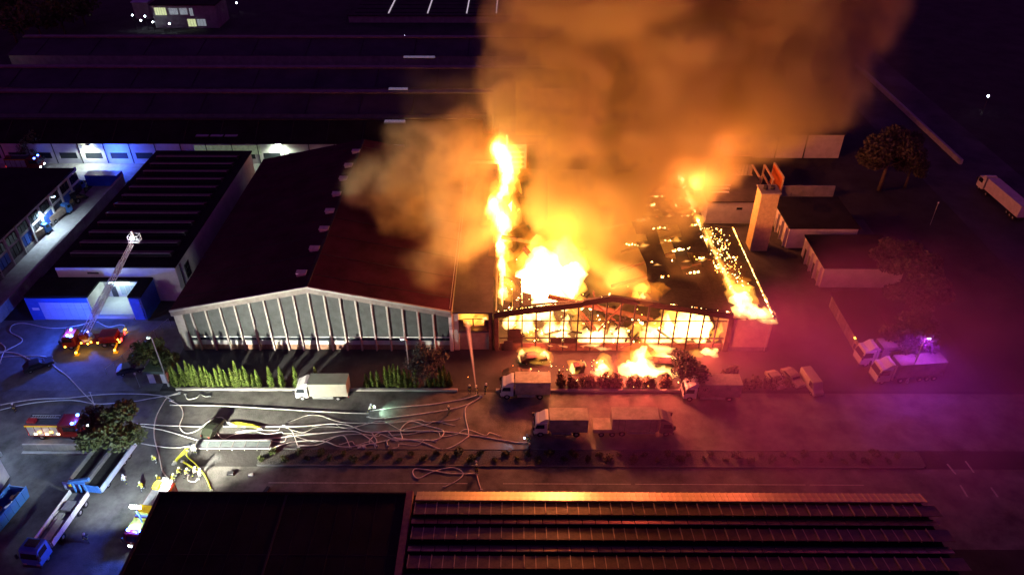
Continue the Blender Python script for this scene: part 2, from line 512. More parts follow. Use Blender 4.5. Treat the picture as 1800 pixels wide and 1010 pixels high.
# ================================================================== BURNING HALL
BX0, BX1, BRX, BE, BR_ = -3.4, 35.4, 15.6, 8.0, 11.2
bh = thing('burning_hall', 'burning gabled hall with charred frame, empty window bays and fallen roof', 'building', (16, HY0, 0))
def bz(x): return BE + (BR_ - BE) * ((x - BX0) / (BRX - BX0) if x < BRX else (BX1 - x) / (BX1 - BRX))
# charred gable beam in pieces, a little out of line
segs = [(-3.4, 3.4, 0), (3.4, 11.0, -0.12), (11.0, 23.4, 0.16), (23.4, 29.6, 0.0), (29.6, 35.4, -0.08)]
for a, b, dz in segs:
    poly = [(a, bz(a) - 1.05 + dz), (b, bz(b) - 1.05 + dz), (b, bz(b) + 0.05 + dz)] + ([(BRX, BR_ + 0.1 + dz)] if a < BRX < b else []) + [(a, bz(a) + 0.05 + dz)]
    if a < BRX < b: poly.insert(1, (BRX, BR_ - 0.95 + dz))
    P(MB().prism(poly, 'y', HY0 - 0.35 - 0.05 * dz, HY0 + 0.15).build('gable_beam', CHAR, bh))
P(MB().bar((0.6, HY0 + 0.3, bz(0.6) + 0.3), (9.6, HY0 - 0.5, bz(9) + 0.62), 0.5, 0.12).build('loose_roof_edge', CHAR, bh))
# posts, transom, sills and low wall, bay by bay
posts = [BX0 + 2.28 * i for i in range(1, 17)]
for x in posts:
    P(MB().box(x - 0.11, x + 0.11, HY0 - 0.2, HY0 + 0.12, 0.0, bz(x) - 1.0).build('post', CHAR, bh))
ed = [BX0 + 0.7] + posts + [BX1 - 0.6]
for i, (a, b) in enumerate(zip(ed[:-1], ed[1:])):
    P(MB().box(a + 0.12, b - 0.12, HY0 - 0.1, HY0 + 0.1, 6.2, 6.29).build('transom', CHAR, bh))
    P(MB().box(a + 0.12, b - 0.12, HY0 - 0.12, HY0 + 0.12, 2.55, 2.7).build('sill', CHAR, bh))
    P(MB().box(a + 0.12, b - 0.12, HY0 - 0.14, HY0 + 0.14, 0.0, 1.55).build('parapet', BURNT, bh))
    if i in (4, 5):
        P(MB().box(a + 0.14, b - 0.14, HY0 - 0.06, HY0 + 0.06, 1.56, 2.54).build('window_frame', CHAR, bh))
    if i in (1,):
        P(MB().box(a + 0.14, b - 0.14, HY0 - 0.06, HY0 + 0.06, 1.56, 4.5).build('wall_panel', CHAR, bh))
P(MB().box(BX0, BX0 + 0.7, HY0 - 0.3, HY0 + 0.3, 0, 6.9).build('corner_pier', BURNT, bh))
P(MB().box(-1.9, -0.4, HY0 - 0.25, HY0 - 0.15, 0, 2.2).build('door', METALD, bh))
P(MB().box(BX1 - 0.6, BX1 + 0.3, HY0 - 0.3, HY0 + 0.3, 0, 7.2).build('corner_pier', BURNT, bh))
# side walls and floor debris
P(MB().box(BX0 - 0.15, BX0 + 0.15, HY0 + 0.4, 150, 0, 6.5).build('side_wall', BURNT, bh))
P(MB().box(BX1 - 0.15, BX1 + 0.1, HY0 + 0.4, 150, 0, 7.3).build('side_wall', BURNT, bh))
P(MB().box(BX0 + 0.2, BX1 - 0.2, 149.5, 150, 0, 7.0).build('rear_wall', BURNT, bh))
P(MB().box(BX0 + 0.3, BX1 - 0.3, HY0 + 0.4, 149.4, 0.0, 0.15).build('floor_slab', mat('burnt_floor', (0.02, 0.016, 0.012), 0.95, var=0.6, scale=0.6, bump=0.5), bh))
# remaining roof on the right: charred panels with gaps, on burning purlins
r2 = random.Random(11)
nx, ny = 9, 18
x_0, x_1, y_0, y_1 = 16.0, 35.2, HY0 + 0.2, 141.0
def corner(i, j):
    rr = random.Random(i * 91 + j)
    x = x_0 + (x_1 - x_0) * i / nx + (rr.uniform(-.3, .3) if 0 < i < nx else 0)
    y = y_0 + (y_1 - y_0) * j / ny + (rr.uniform(-.4, .4) if j else 0)
    sag = -(1 - i / nx) ** 1.3 * (0.15 + 2.6 * j / ny) - (0.5 * mnoise.noise(Vector((x * .25, y * .2, 3))) + .25 * rr.random()) * min(1, j) * (1 if i < nx else 0)
    return (x, y, bz(x) + 0.05 + sag)
for i in range(nx):
    for j in range(ny):
        e = i / nx + 0.5 * mnoise.noise(Vector((i * .5, j * .45, 7)))
        lim = 0.02 + 0.04 * j if j < 8 else 0.32 + 0.05 * (j - 8)
        if e < lim or (i < 3 and 0 < j) or (j > 2 and mnoise.noise(Vector((i * .9, j * .8, 1))) > 0.34): continue
        q = [corner(i, j), corner(i + 1, j), corner(i + 1, j + 1), corner(i, j + 1)]
        P(MB().add(q + [(a_, b_, c_ - 0.14) for a_, b_, c_ in q], [(0, 1, 2, 3), (7, 6, 5, 4), (0, 4, 5, 1), (1, 5, 6, 2), (2, 6, 7, 3), (3, 7, 4, 0)]).build('roof_panel', CHAR, bh))
# scrap of roof on the left slope
for i in range(3):
    for j in range(4):
        if (i, j) in ((2, 3), (2, 2)): continue
        xa, ya = -2.0 + 1.6 * i, HY0 + 0.8 + 2.3 * j
        q = [(xa, ya, bz(xa) - 0.1 - 0.35 * i), (xa + 1.5, ya, bz(xa) - 0.5 - 0.35 * i), (xa + 1.5, ya + 2.15, bz(xa) - 0.4 - 0.3 * i), (xa, ya + 2.15, bz(xa) + 0.1 - 0.3 * i)]
        P(MB().add(q + [(a, b, c - 0.12) for a, b, c in q], [(0, 1, 2, 3), (7, 6, 5, 4), (0, 4, 5, 1), (1, 5, 6, 2), (2, 6, 7, 3), (3, 7, 4, 0)]).build('roof_scrap', CHAR, bh))
# glulam trusses: standing, sagging and fallen
for (a, b, w) in (((1.5, 112, 10.5), (13.5, 99, 2.2), 0.9), ((5.5, 99.5, 9.0), (24.0, 103.5, 1.0), 0.8), ((-2.5, 118, 9), (14, 121, 4), 0.7), ((13, 101, 8.8), (14.6, 108, 0.5), 0.4),
                  ((12.0, 99.0, 9.0), (17.5, 100, 3.0), 0.35), ((18.5, 99, 9), (14.0, 98.5, 2.5), 0.3), ((35, 112, 7.9), (17.0, 108, 5.0), 0.5), ((35, 118, 7.9), (19.0, 113, 5.0), 0.5), ((35, 124, 7.9), (20.0, 119, 5.0), 0.5), ((35, 131, 7.9), (18, 128, 5), 0.5), ((35, 104, 7.9), (22, 101.5, 7.2), 0.4)):
    P(MB().bar(a, b, w * 0.55, w).build('roof_beam', TIMBER, bh))

# heaps of charred timber on the floor
r3 = random.Random(17)
for k in range(46):
    x, y = r3.uniform(-1, 34), HY0 + 2 + abs(r3.gauss(0, 4.5))
    z = r3.uniform(.3, 1.6); a_ = r3.uniform(0, PI); l_ = r3.uniform(1.5, 4.5)
    P(MB().bar((x - math.cos(a_) * l_ / 2, y - math.sin(a_) * l_ / 2, z), (x + math.cos(a_) * l_ / 2, y + math.sin(a_) * l_ / 2, z + r3.uniform(-.6, 2.6)), r3.uniform(.15, .35), r3.uniform(.2, .5)).build('fallen_timber', CHAR, bh))

# ================================================================== ANNEX (flat roof burning along its edges)
ax0, ax1, ay1, az = 35.75, 42.2, 125.0, 7.0
an = thing('burning_annex', 'low flat annex with glowing embers along its roof edges', 'building', (39, HY0, 0))
P(MB().box(ax0, ax1, HY0 - 0.1, HY0 + 0.2, 0.9, az - 0.15).build('front_wall', mat('ochre_render', (0.42, 0.36, 0.27), 0.85, var=0.25, scale=0.5), an))
P(MB().box(ax0, ax1, HY0 - 0.16, HY0 + 0.2, 0.0, 0.898).build('plinth', CONCD, an))
P(MB().box(ax1 - 0.25, ax1, HY0 + 0.2, ay1, 0, az - 0.15).build('side_wall', WALLG, an))
P(MB().box(ax0, ax0 + 0.2, HY0 + 0.2, ay1, 0, az - 0.15).build('side_wall', WALLG, an))
P(MB().box(ax0, ax1 - 0.3, ay1 - 0.25, ay1, 0, az - 0.15).build('rear_wall', WALLG, an))
P(MB().box(ax0 - 0.1, ax1 + 0.15, HY0 - 0.3, ay1 + 0.1, az - 0.148, az).build('flat_roof', CHAR, an))
P(MB().box(ax1 - 0.2, ax1 + 0.15, HY0 - 0.1, ay1 + 0.1, az + 0.002, az + 0.3).build('parapet', CHAR, an))
P(MB().tube([(ax1 - 0.4, HY0 - 0.25, az - 0.2), (ax1 - 0.4, HY0 - 0.25, 0.1)], 0.07).build('downpipe', METAL, an))
P(MB().box(ax0 + 3.0, ax0 + 3.4, HY0 + 12, HY0 + 12.4, az, az + 0.9).build('vent_stub', METALD, an))

# ================================================================== OTHER BUILDINGS, LEFT
def flat_block(t, x0, x1, y0, y1, h, wm, rm, over=0.25, rt_=0.25):
    """four walls and a roof slab, in world coordinates under thing t"""
    P(MB().box(x0, x1, y0, y0 + 0.3, 0, h).build('front_wall', wm, t))
    P(MB().box(x0, x1, y1 - 0.3, y1, 0, h).build('rear_wall', wm, t))
    P(MB().box(x0, x0 + 0.3, y0 + 0.302, y1 - 0.302, 0, h).build('side_wall', wm, t))
    P(MB().box(x1 - 0.3, x1, y0 + 0.302, y1 - 0.302, 0, h).build('side_wall', wm, t))
    return P(MB().box(x0 - over, x1 + over, y0 - over, y1 + over, h + 0.002, h + rt_).build('roof', rm, t))

# workshop with saw-tooth rooflights
ws = thing('workshop', 'pale walled workshop with dark roof and rows of rooflights', 'building', (-71, 110, 0))
flat_block(ws, -82, -60.6, 110, 157, 7.4, WALLP, ROOFD)
for k in range(12):
    y = 113.0 + k * 3.6
    o = P(MB().prism([(y, 7.66), (y + 1.5, 7.66), (y + 1.5, 8.05), (y + 0.1, 8.5)], 'x', -80.4, -62.2).build('rooflight', METALD, ws))
    P(MB().box(-80.2, -62.4, y - 0.02, y + 0.03, 7.75, 8.35).build('rooflight_pane', GLASSD, ws))
    P(MB().box(-80.3, -62.3, y - 0.06, y + 0.1, 8.36, 8.46).build('rooflight_bar', METAL, ws))
P(MB().tube([(-60.5, 111.6, 6.9), (-60.45, 111.6, 0.1)], 0.1).build('downpipe', METALD, ws))
wnd = P(MB().box(-60.62, -60.5, 113.3, 115.2, 2.6, 5.6).build('window', METALD, ws))
for k in range(3):
    P(MB().box(-60.5, -60.46, 113.5, 115.0, 2.8 + 0.95 * k, 3.6 + 0.95 * k).build('window_pane', GLASSD, ws))
P(MB().box(-76.5, -74.5, 109.9, 110.0, 6.0, 6.3).build('lamp_hood', METALD, ws))

# blue cladded office with a lit loading bay
bo = thing('blue_clad_office', 'small blue clad building with a lit open loading bay', 'building', (-75, 104, 0))
bx0, bx1, by0, by1, bzr = -85.2, -65.0, 104.0, 109.9, 5.3
P(MB().box(bx0, -74.2, by0 + 0.1, by1, 4.95, bzr).build('roof', ROOFD, bo))
P(MB().box(-67.2, bx1, by0 + 0.1, by1, 4.95, bzr).build('roof', ROOFD, bo))
P(MB().box(-74.2, -67.2, by1 - 1.0, by1, 4.95, bzr - 0.004).build('roof', ROOFD, bo))
P(MB().box(bx1 - 0.25, bx1, by0 + 0.1, by1 - 0.1, 0, 4.94).build('side_wall', BLUEP, bo))
P(MB().box(bx0, bx0 + 0.25, by0 + 0.1, by1 - 0.1, 0, 4.94).build('side_wall', BLUEP, bo))
n = 7
xs = [bx0 + 2.2 + (-74.4 - bx0 - 2.2) * i / n for i in range(n + 1)]
pale = mat('pale_blue_panel', (0.42, 0.48, 0.7), 0.4, var=0.12, scale=1)
P(MB().box(bx0 + 0.02, bx0 + 2.18, by0 - 0.05, by0 + 0.12, 0.3, 4.94).build('cladding_panel', BLUEP, bo))
P(MB().box(bx0 + 0.7, bx0 + 1.9, by0 - 0.08, by0 - 0.052, 2.4, 2.9).build('name_plate', WHITE, bo))
for i in range(n):
    P(MB().box(xs[i] + 0.03, xs[i + 1] - 0.03, by0 - 0.05, by0 + 0.1, 0.35, 2.6).build('cladding_panel', pale, bo))
    P(MB().box(xs[i] + 0.03, xs[i + 1] - 0.03, by0 - 0.05, by0 + 0.1, 2.66, 4.0).build('window_pane' if i > 3 else 'cladding_panel', pale, bo))
P(MB().box(xs[0], xs[-1], by0 - 0.06, by0 + 0.1, 4.05, 4.94).build('parapet_band', BLUEP, bo))
P(MB().box(bx0, -65.0, by0 - 0.02, by0 + 0.4, 0, 0.33).build('plinth', CONCD, bo))
P(MB().box(-74.39, -74.2, by0 + 0.1, by1 - 0.1, 0.34, 4.94).build('bay_wall', WALLP, bo))
P(MB().box(-67.2, -67.0, by0 + 0.1, by1 - 0.1, 0.34, 4.94).build('bay_wall', WALLP, bo))
P(MB().box(-66.99, -65.26, by0 - 0.05, by0 + 0.1, 0.34, 4.94).build('cladding_panel', BLUEP, bo))
P(MB().box(-74.19, -67.21, by1 - 0.2, by1, 0.34, 4.94).build('bay_rear_wall', WALLP, bo))
P(MB().box(-74.19, -67.21, by0 + 0.42, by1 - 0.21, 0.34, 1.15).build('loading_dock', mat('dock_concrete', (0.5, 0.52, 0.5), 0.6, var=0.12, scale=0.7), bo))
P(MB().box(-74.0, -67.4, by0 - 0.05, by0 + 0.05, 0.5, 1.1).build('dock_front', WALLP, bo))
for k in range(4):
    P(MB().box(-71.5 + 1.0 * k, -70.62 + 1.0 * k, by1 - 0.26, by1 - 0.21, 1.6, 3.6).build('glass_door', mat('bay_glass', (0.25, 0.3, 0.3), 0.15, var=0.1, scale=2), bo))
P(MB().box(-73.2, -72.2, by1 - 0.27, by1 - 0.21, 1.16, 3.4).build('door', METALD, bo))
tubelamp = P(MB().box(-72.5, -69.0, by1 - 1.2, by1 - 1.05, 4.78, 4.9).build('tube_lamp', LEDG, bo))
lamp('bay_light', 'POINT', (-71, by1 - 1.9, 4.4), 420, (0.75, 1.0, 0.95), None, 0.5)

# boundary wall of the depot
dw = thing('boundary_wall', 'long pale blue lit wall between depot yard and workshop', 'wall', (-90.8, 100, 0))
for k in range(14):
    P(MB().box(-91.0, -90.7, 98.0 + 4.1 * k, 98.0 + 4.1 * k + 4.06, 0, 2.4).build('wall_slab', CONC, dw))
P(MB().box(-91.12, -90.58, 97.9, 155.5, 2.4, 2.55).build('coping', CONC, dw))

# depot building far left with window bays
db = thing('depot_building', 'dark roofed depot at left edge with blue lit window bays', 'building', (-103, 112, 0))
P(MB().box(-135, -97.6, 96, 149.4, 6.7, 7.1).build('roof', ROOFD, db))
P(MB().box(-134.5, -98.4, 149.0, 149.3, 0, 6.69).build('rear_wall', WALLP, db))
k = 0
y = 96.2
while y < 148:
    y2 = y + 4.2
    P(MB().box(-98.4, -98.1, y, y2 - 0.02, 0, 1.0).build('plinth', WALLG, db))
    P(MB().box(-98.4, -98.1, y, y2 - 0.02, 5.9, 6.69).build('wall_band', WALLP, db))
    P(MB().box(-98.45, -97.9, y - 0.18, y + 0.18, 0, 6.69).build('column', WALLP, db))
    for q in range(3):
        ya = y + 0.35 + q * 1.25
        P(MB().box(-98.32, -98.2, ya, ya + 1.05, 3.9, 5.6).build('window_pane', GLASSD, db))
        P(MB().box(-98.32, -98.2, ya, ya + 1.05, 1.2, 3.3).build('gate_panel', BLUEP if k % 2 else METALD, db))
    P(MB().box(-98.38, -98.16, y + 0.2, y2 - 0.2, 3.4, 3.8).build('wall_band', WALLP, db))
    y = y2; k += 1

wl_ = thing('depot_wall_lamp', 'cold wall lamp on the far end of the depot facade', 'lamp', (-97.9, 139, 5.7))
MB().box(0, .7, -.3, .3, 0, .2).build('housing', METAL, wl_)
MB().box(.1, .65, -.25, .25, -.08, -.005).build('lens', LEDW, wl_)
lamp('depot_light', 'SPOT', (.9, -6, -.3), 6000, (.6, .8, 1.0), wl_, .2, (0, R(-8), 0), R(160), .5)
# long back building with lit wall
bb = thing('long_factory', 'long low factory with floodlit white wall and row of windows', 'building', (-90, 166, 0))
P(MB().box(-230, -10, 166.0, 166.3, 0, 1.3).build('wall_base', WALLP, bb))
xw = -150.0
while xw < -14:
    P(MB().box(xw, xw + 2.0, 166.02, 166.3, 1.302, 3.3).build('wall_pier', WALLP, bb))
    P(MB().box(xw + 2.0, xw + 6.2, 166.12, 166.2, 1.302, 2.9).build('window_pane', GLASSD, bb))
    P(MB().box(xw + 2.0, xw + 6.2, 166.03, 166.3, 2.9, 3.3).build('window_head', WALLP, bb))
    P(MB().box(xw + 0.9, xw + 1.1, 165.9, 166.0, 0.1, 5.3).build('downpipe', METALD, bb))
    xw += 6.2
P(MB().box(-230, -10, 166.0, 166.3, 3.302, 5.4).build('wall_top', WALLP, bb))
lb = P(MB().box(-77.5, -61.5, 165.93, 165.99, 2.6, 4.9).build('lit_glass_front', mat('shop_glow', (0.35, 0.42, 0.3), 0.4, var=0.5, scale=1.2, emit=(0.55, 0.75, 0.4), estr=0.14), bb))
P(MB().box(-230, 40, 165.6, 171.5, 5.402, 5.5).build('eaves', ROOFD, bb))
P(MB().prism([(165.6, 5.5), (172.0, 8.9), (172.0, 5.5)], 'x', -230, -8).build('roof_slope', ROOFD, bb))
for k in range(16):
    x = -140 + 8.6 * k
    P(MB().bar((x, 166.2, 5.95), (x, 171.6, 8.8), 0.16, 0.12).build('roof_rib', ROOFM, bb))
P(MB().box(-230, -8, 171.9, 172.6, 8.6, 9.15).build('ridge_strip', ROOFM, bb))
for x in (-77, -73.5, -70):
    P(MB().bar((x, 167.6, 6.75), (x + 3, 167.6, 6.75), 1.2, 0.1).build('roof_glazing', METAL, bb))
def floodlight(px, py, label):
    p = gy(px, py, 165.6)
    t = thing('wall_floodlight', label, 'floodlight', (p.x, p.y, p.z), group='floodlights on the long factory wall')
    MB().box(-0.5, 0.5, -0.5, 0.3, 0.0, 0.35).build('housing', METAL, t)
    MB().box(-0.62, 0.62, -0.75, 0.1, -0.28, -0.02).build('lens', emis('flood_lens', (0.85, 1.0, 0.8), 60), t)
    lamp('flood_beam', 'SPOT', (0, -0.9, -0.5), 2600, (0.85, 1.0, 0.8), t, 0.3, (R(12), 0, 0), R(165), 0.5)
floodlight(153, 257, 'bright floodlight on long factory wall above the depot yard')
floodlight(488, 254, 'bright floodlight on long factory wall behind the hall roof')

# rows of long sheds behind
def long_shed(y0, d, h, x0, x1, label, ridge=0.6, rl=None):
    t = thing('long_shed', label, 'building', ((x0 + x1) / 2, y0, 0), group='rows of long sheds behind the halls')
    P(MB().box(x0, x1, y0, y0 + 0.3, 0, h).build('front_wall', WALLG, t))
    P(MB().box(x0, x0 + 0.3, y0 + 0.3, y0 + d, 0, h).build('side_wall', WALLG, t))
    P(MB().box(x1 - 0.3, x1, y0 + 0.3, y0 + d, 0, h).build('side_wall', WALLG, t))
    P(MB().prism([(y0 - 0.3, h), (y0 + d * ridge, h + 2.2), (y0 + d * ridge, h)], 'x', x0 - 0.3, x1 + 0.3).build('roof_slope', mat('shed_roof', (0.04, 0.034, 0.045), 0.7, var=0.5, scale=0.12, bump=0.2, spec=0.3), t))
    P(MB().prism([(y0 + d * ridge + 0.002, h), (y0 + d * ridge + 0.002, h + 2.2), (y0 + d, h)], 'x', x0 - 0.3, x1 + 0.3).build('roof_slope', ROOFM, t))
    P(MB().box(x0 - 0.2, x1 + 0.2, y0 + d * ridge - 0.9, y0 + d * ridge + 0.9, h + 2.1, h + 2.5).build('ridge_light', mat('ridge_sheet', (0.1, 0.1, 0.11), 0.5, 0.2, var=0.4, scale=0.4), t))
    for k in range(10):
        x = x0 + (x1 - x0) * (k + 0.5) / 10
        P(MB().bar((x, y0, h + 0.12), (x, y0 + d * ridge - 1, h + 2.1), 0.2, 0.12).build('roof_rib', ROOFM, t))
    return t
long_shed(178, 15, 8.0, -140, -6, 'long dark shed right behind the floodlit factory')
long_shed(196, 16, 8.0, -146, 20, 'second long dark shed with pale ridge strip')
long_shed(222, 18, 8.0, -152, 10, 'farthest long dark shed with glinting ridge')
for (px, py, z, w_) in ((737, 101, 10.6, 9.0), (700, 157, 10.6, 5.0), (694, 214, 9.2, 5.0)):
    p_ = gp(px, py, z)
    t = thing('glint_rooflight', 'pale rooflight with painted glint %s' % {101: 'on the farthest shed ridge', 157: 'on the second shed ridge', 214: 'on the long factory ridge'}[py], 'rooflight', tuple(p_), 0, 'glinting rooflights on the sheds')
    for k in range(6):
        MB().box(-w_ / 2 + w_ * k / 6 + .05, -w_ / 2 + w_ * (k + 1) / 6 - .05, -.6, .6, .02, .25).build('glass_pane', mat('rooflight_glint', (.3, .3, .35), .3, var=.5, scale=.6, emit=(.7, .65, 1.0), estr=.13), t)  # bright glint on the ridge, put in as faint emission
    MB().box(-w_ / 2 - .1, w_ / 2 + .1, -.75, .75, -.3, .0).build('frame', METALD, t)
# brighter store block behind the halls (lit by the fire)
sb = thing('store_block', 'pale store block with stair tower behind the burning hall', 'building', (-6, 158, 0))
flat_block(sb, -26, -4, 156, 170, 6.0, WALLP, ROOFM)
P(MB().box(-4, 2.5, 158, 170, 0, 9.0).build('stair_tower', WALLP, sb))
for k in range(6):
    P(MB().box(-3.0, 2.0, 157.9, 157.98, 1.2 + 1.25 * k, 1.9 + 1.25 * k).build('louvre', WALLG, sb))
P(MB().box(-2.2, -1.7, 157.6, 157.9, 0, 11.5).build('vent_pipe', METAL, sb))
sb2 = thing('long_store', 'long flat store with pale wall beyond the smoke', 'building', (60, 172, 0))
flat_block(sb2, 42, 80, 170, 186, 6.2, WALLP, ROOFM)
for k in range(4):
    P(MB().box(50 + 7 * k, 50.3 + 7 * k, 169.9, 169.98, 0, 6.1).build('wall_joint', METALD, sb2))

# far houses and greenhouse
fh = thing('lit_factory_office', 'far office block with lit window strips in the dark', 'building', (-121, 276, 0))
P(MB().box(-131, -108, 276, 288, 0, 8).build('walls', WALLG, fh))
P(MB().box(-131.4, -107.6, 275.6, 288.4, 8.002, 8.4).build('roof', ROOFD, fh))
for (a, b, z0, z1, e) in ((-130.0, -125.8, 4.6, 7.2, 1), (-124.8, -121.6, 4.8, 7.0, 0), (-121.0, -118.2, 4.8, 7.0, 0), (-117.5, -116.2, 4.4, 7.0, 0), (-119, -116, 0.6, 3.2, 1), (-115.6, -112.4, 0.8, 3.2, 0)):
    n = max(2, int((b - a) / 0.8))
    for k in range(n):
        P(MB().box(a + (b - a) * k / n + 0.06, a + (b - a) * (k + 1) / n - 0.06, 275.9, 275.98, z0, z1).build('window_pane', mat('office_glow%d' % e, (0.3, 0.3, 0.25), 0.4, var=0.6, scale=0.9, emit=((0.8, 0.9, 0.45) if e else (0.65, 0.75, 0.85)), estr=(0.7 if e else 0.3)), fh))
wg = thing('office_wing', 'narrow far wing with pale blue roof above lit office', 'building', (-138, 305, 0))
P(MB().box(-143, -137.2, 287.0, 335, 0, 6).build('walls', WALLG, wg))
P(MB().box(-143.3, -136.9, 286.8, 335.2, 6.002, 6.3).build('roof', mat('pale_metal_roof', (0.3, 0.36, 0.55), 0.5, var=0.2, scale=0.5), wg))
gh0 = thing('lit_greenhouse', 'small glasshouse glowing green at the left edge', 'greenhouse', (-164, 212, 0))
P(MB().prism([(-178, 0), (-157, 0), (-157, 3.2), (-167, 5.6), (-178, 5.0)], 'y', 206, 219).build('inner_body', WALLG, gh0))
for k in range(7):
    P(MB().box(-177.6 + 2.9 * k, -174.9 + 2.9 * k, 205.86, 205.95, 0.3, 3.1).build('glass_pane', GLOWG, gh0))
for k in range(5):
    y = 206.2 + 2.55 * k
    P(MB().add([(-156.8, y, 3.4), (-156.8, y + 2.35, 3.4), (-166.6, y + 2.35, 5.75), (-166.6, y, 5.75)], [(0, 1, 2, 3)]).build('roof_pane', GLOWG, gh0))
for k, (px, py, h_) in enumerate(((240, 36, 5), (252, 42, 3), (262, 38, 5), (273, 45, 3), (302, 48, 3), (713, 72, 4), (1361, 152, 6), (1373, 168, 6), (1725, 184, 5), (420, 12, 4))):
    t = thing('distant_lamp', 'tiny distant lamp, ' + ('leftmost near the lit office', 'low one just right of the leftmost', 'third from the left near the lit office', 'low one left of the office glow', 'under the office windows', 'before the skylight hall', 'upper of two seen through the smoke', 'lower of two seen through the smoke', 'alone in the dark at far right', 'right of the office near the top edge')[k], 'lamp', tuple(gp(px, py + h_ * 3.4)), 0, 'tiny far lamps')
    MB().tube([(0, 0, 0), (0, 0, h_)], .06, 5).build('pole', METALD, t)
    MB().tube([(0, 0, h_), (0, 0, h_ + .25), (0, 0, h_ + .5)], [.12, .34, .1], 8).build('globe', LEDW if k != 6 and k != 7 else EMBERH, t)
bigr = thing('skylight_hall', 'far broad hall with bright skylight strips at the top', 'building', (-28, 300, 0))
P(MB().box(-62, 4, 283, 340, 0, 2.4).build('walls', WALLG, bigr))
P(MB().box(-62.4, 4.4, 282.6, 340.4, 2.402, 2.8).build('roof', ROOFM, bigr))
for k, x in enumerate((-47.5, -33.0, -18.5, -7.5)):
    P(MB().box(x, x + 0.4, 285, 338, 2.81, 3.15).build('skylight_strip', mat('skylight_lit', (0.6, 0.6, 0.6), 0.3, var=0.2, scale=1, emit=(0.75, 0.65, 0.75), estr=0.6), bigr))
for k in range(9):
    P(MB().box(-60, 2, 286 + 5.2 * k, 286.25 + 5.2 * k, 2.81, 2.95).build('roof_seam', ROOFD, bigr))
far_r = thing('grass_bank_wall', 'narrow pale wall running away through dark ground at right', 'wall', (108.6, 200, 0))
for k in range(17):
    P(MB().box(108.2, 108.9, 166.5 + 4.1 * k, 170.5 + 4.1 * k, 0, 1.3).build('wall_slab', CONC, far_r))

# ================================================================== OTHER BUILDINGS, RIGHT
fb = thing('flat_shop', 'low flat building with pale front wall behind the annex', 'building', (47, 138, 0))
flat_block(fb, 40.5, 53.0, 138.2, 149.5, 5.2, WALLP, ROOFM)
P(MB().box(46.6, 47.8, 138.1, 138.18, 3.4, 3.9).build('window_pane', GLASSD, fb))
for k in range(3):
    P(MB().box(41.5, 45.5 + 0.5 * k, 141.5 + 1.6 * k, 141.9 + 1.6 * k, 5.46, 5.75).build('roof_duct', METAL, fb))
for k in range(2):
    P(MB().box(42.2, 44, 126 + 5 * k, 130 + 5 * k, 0, 0.4).build('step', CONCD, fb))
sh = thing('corrugated_shed', 'small shed with pale ridged roof behind the flat shop', 'shed', (52.5, 161, 0))
P(MB().box(49.4, 55.6, 160.5, 164.5, 0, 3.0).build('walls', ribbed('shed_sheet', (0.45, 0.42, 0.4), 4, 'X'), sh))
P(MB().prism([(160.2, 3.0), (162.6, 4.1), (162.6, 3.0)], 'x', 49.1, 55.9).build('roof_slope', ROOFM, sh))
P(MB().prism([(162.602, 3.0), (162.602, 4.1), (165.0, 3.0)], 'x', 49.1, 55.9).build('roof_slope', ROOFM, sh))
P(MB().box(49.1, 55.9, 162.3, 162.9, 4.1, 4.4).build('ridge_cap', mat('ridge_pale', (0.6, 0.5, 0.38), 0.6, var=0.2, scale=2), sh))
for k in range(8):
    P(MB().box(49.5 + 0.78 * k, 49.6 + 0.78 * k, 160.42, 160.49, 0.1, 2.9).build('batten', METALD, sh))
ch = thing('square_chimney', 'tall square brick chimney lit yellow with round flues on top', 'chimney', (49, 128.5, 0))
ycb = mat('yellow_brick', (0.55, 0.5, 0.22), 0.85, var=0.2, scale=1.5, bump=0.2)
for k in range(5):
    P(MB().box(47.3 + 0.01 * (k % 2), 50.75, 127.4 + 0.01 * (k % 2), 130.6, 2.6 * k, 2.6 * k + 2.57).build('brick_lift', ycb, ch))
P(MB().box(47.1, 50.95, 127.2, 130.8, 13.0, 13.25).build('cap_slab', CONC, ch))
for k in range(2):
    P(MB().tube([(48.3 + 1.4 * k, 129, 13.2), (48.3 + 1.4 * k, 129, 13.9)], 0.45, 10).build('flue', METALD, ch))
fr = thing('panel_rack', 'open rack of upright frames with one orange panel beside the chimney', 'rack', (57, 153, 0))
for k, (x, m_) in enumerate(((54.6, TIMBER), (57.4, mat('pale_timber', (0.5, 0.38, 0.2), 0.8, var=0.3, scale=2)))):
    for (a, b) in (((x, 150, 0), (x, 150, 4.6)), ((x, 157, 0), (x, 157, 4.6)), ((x, 150, 4.5), (x, 157, 4.5)), ((x, 150, 2.2), (x, 157, 2.2))):
        P(MB().bar(a, b, 0.35, 0.35).build('frame_bar', MATS['pale_timber'] if 'pale_timber' in MATS else m_, fr))
P(MB().box(59.5, 59.8, 150, 157, 0, 4.8).build('panel', ORANGEP, fr))
for b_ in (((59.65, 149.8, 0), (59.65, 149.8, 5.0)), ((59.65, 157.2, 0), (59.65, 157.2, 5.0)), ((59.65, 149.8, 4.95), (59.65, 157.2, 4.95))):
    P(MB().bar(*b_, 0.3, 0.3).build('frame_bar', MATS['pale_timber'], fr))
for k in range(6):
    P(MB().box(52.6 + 0.5 * k, 53.2 + 0.5 * k, 147.5 + 1.2 * (k % 3), 148.6 + 1.2 * (k % 3), 0, 0.8 + 0.3 * (k % 3)).build('pallet_load', MATS['pale_timber'], fr))
rw = thing('garden_wall', 'low reddish wall running right from the panel rack', 'wall', (64, 152, 0))
for k in range(5):
    P(MB().box(59.9 + 2.4 * k, 62.28 + 2.4 * k, 150.2, 150.6, 0, 2.6).build('wall_slab', WALLG, rw))
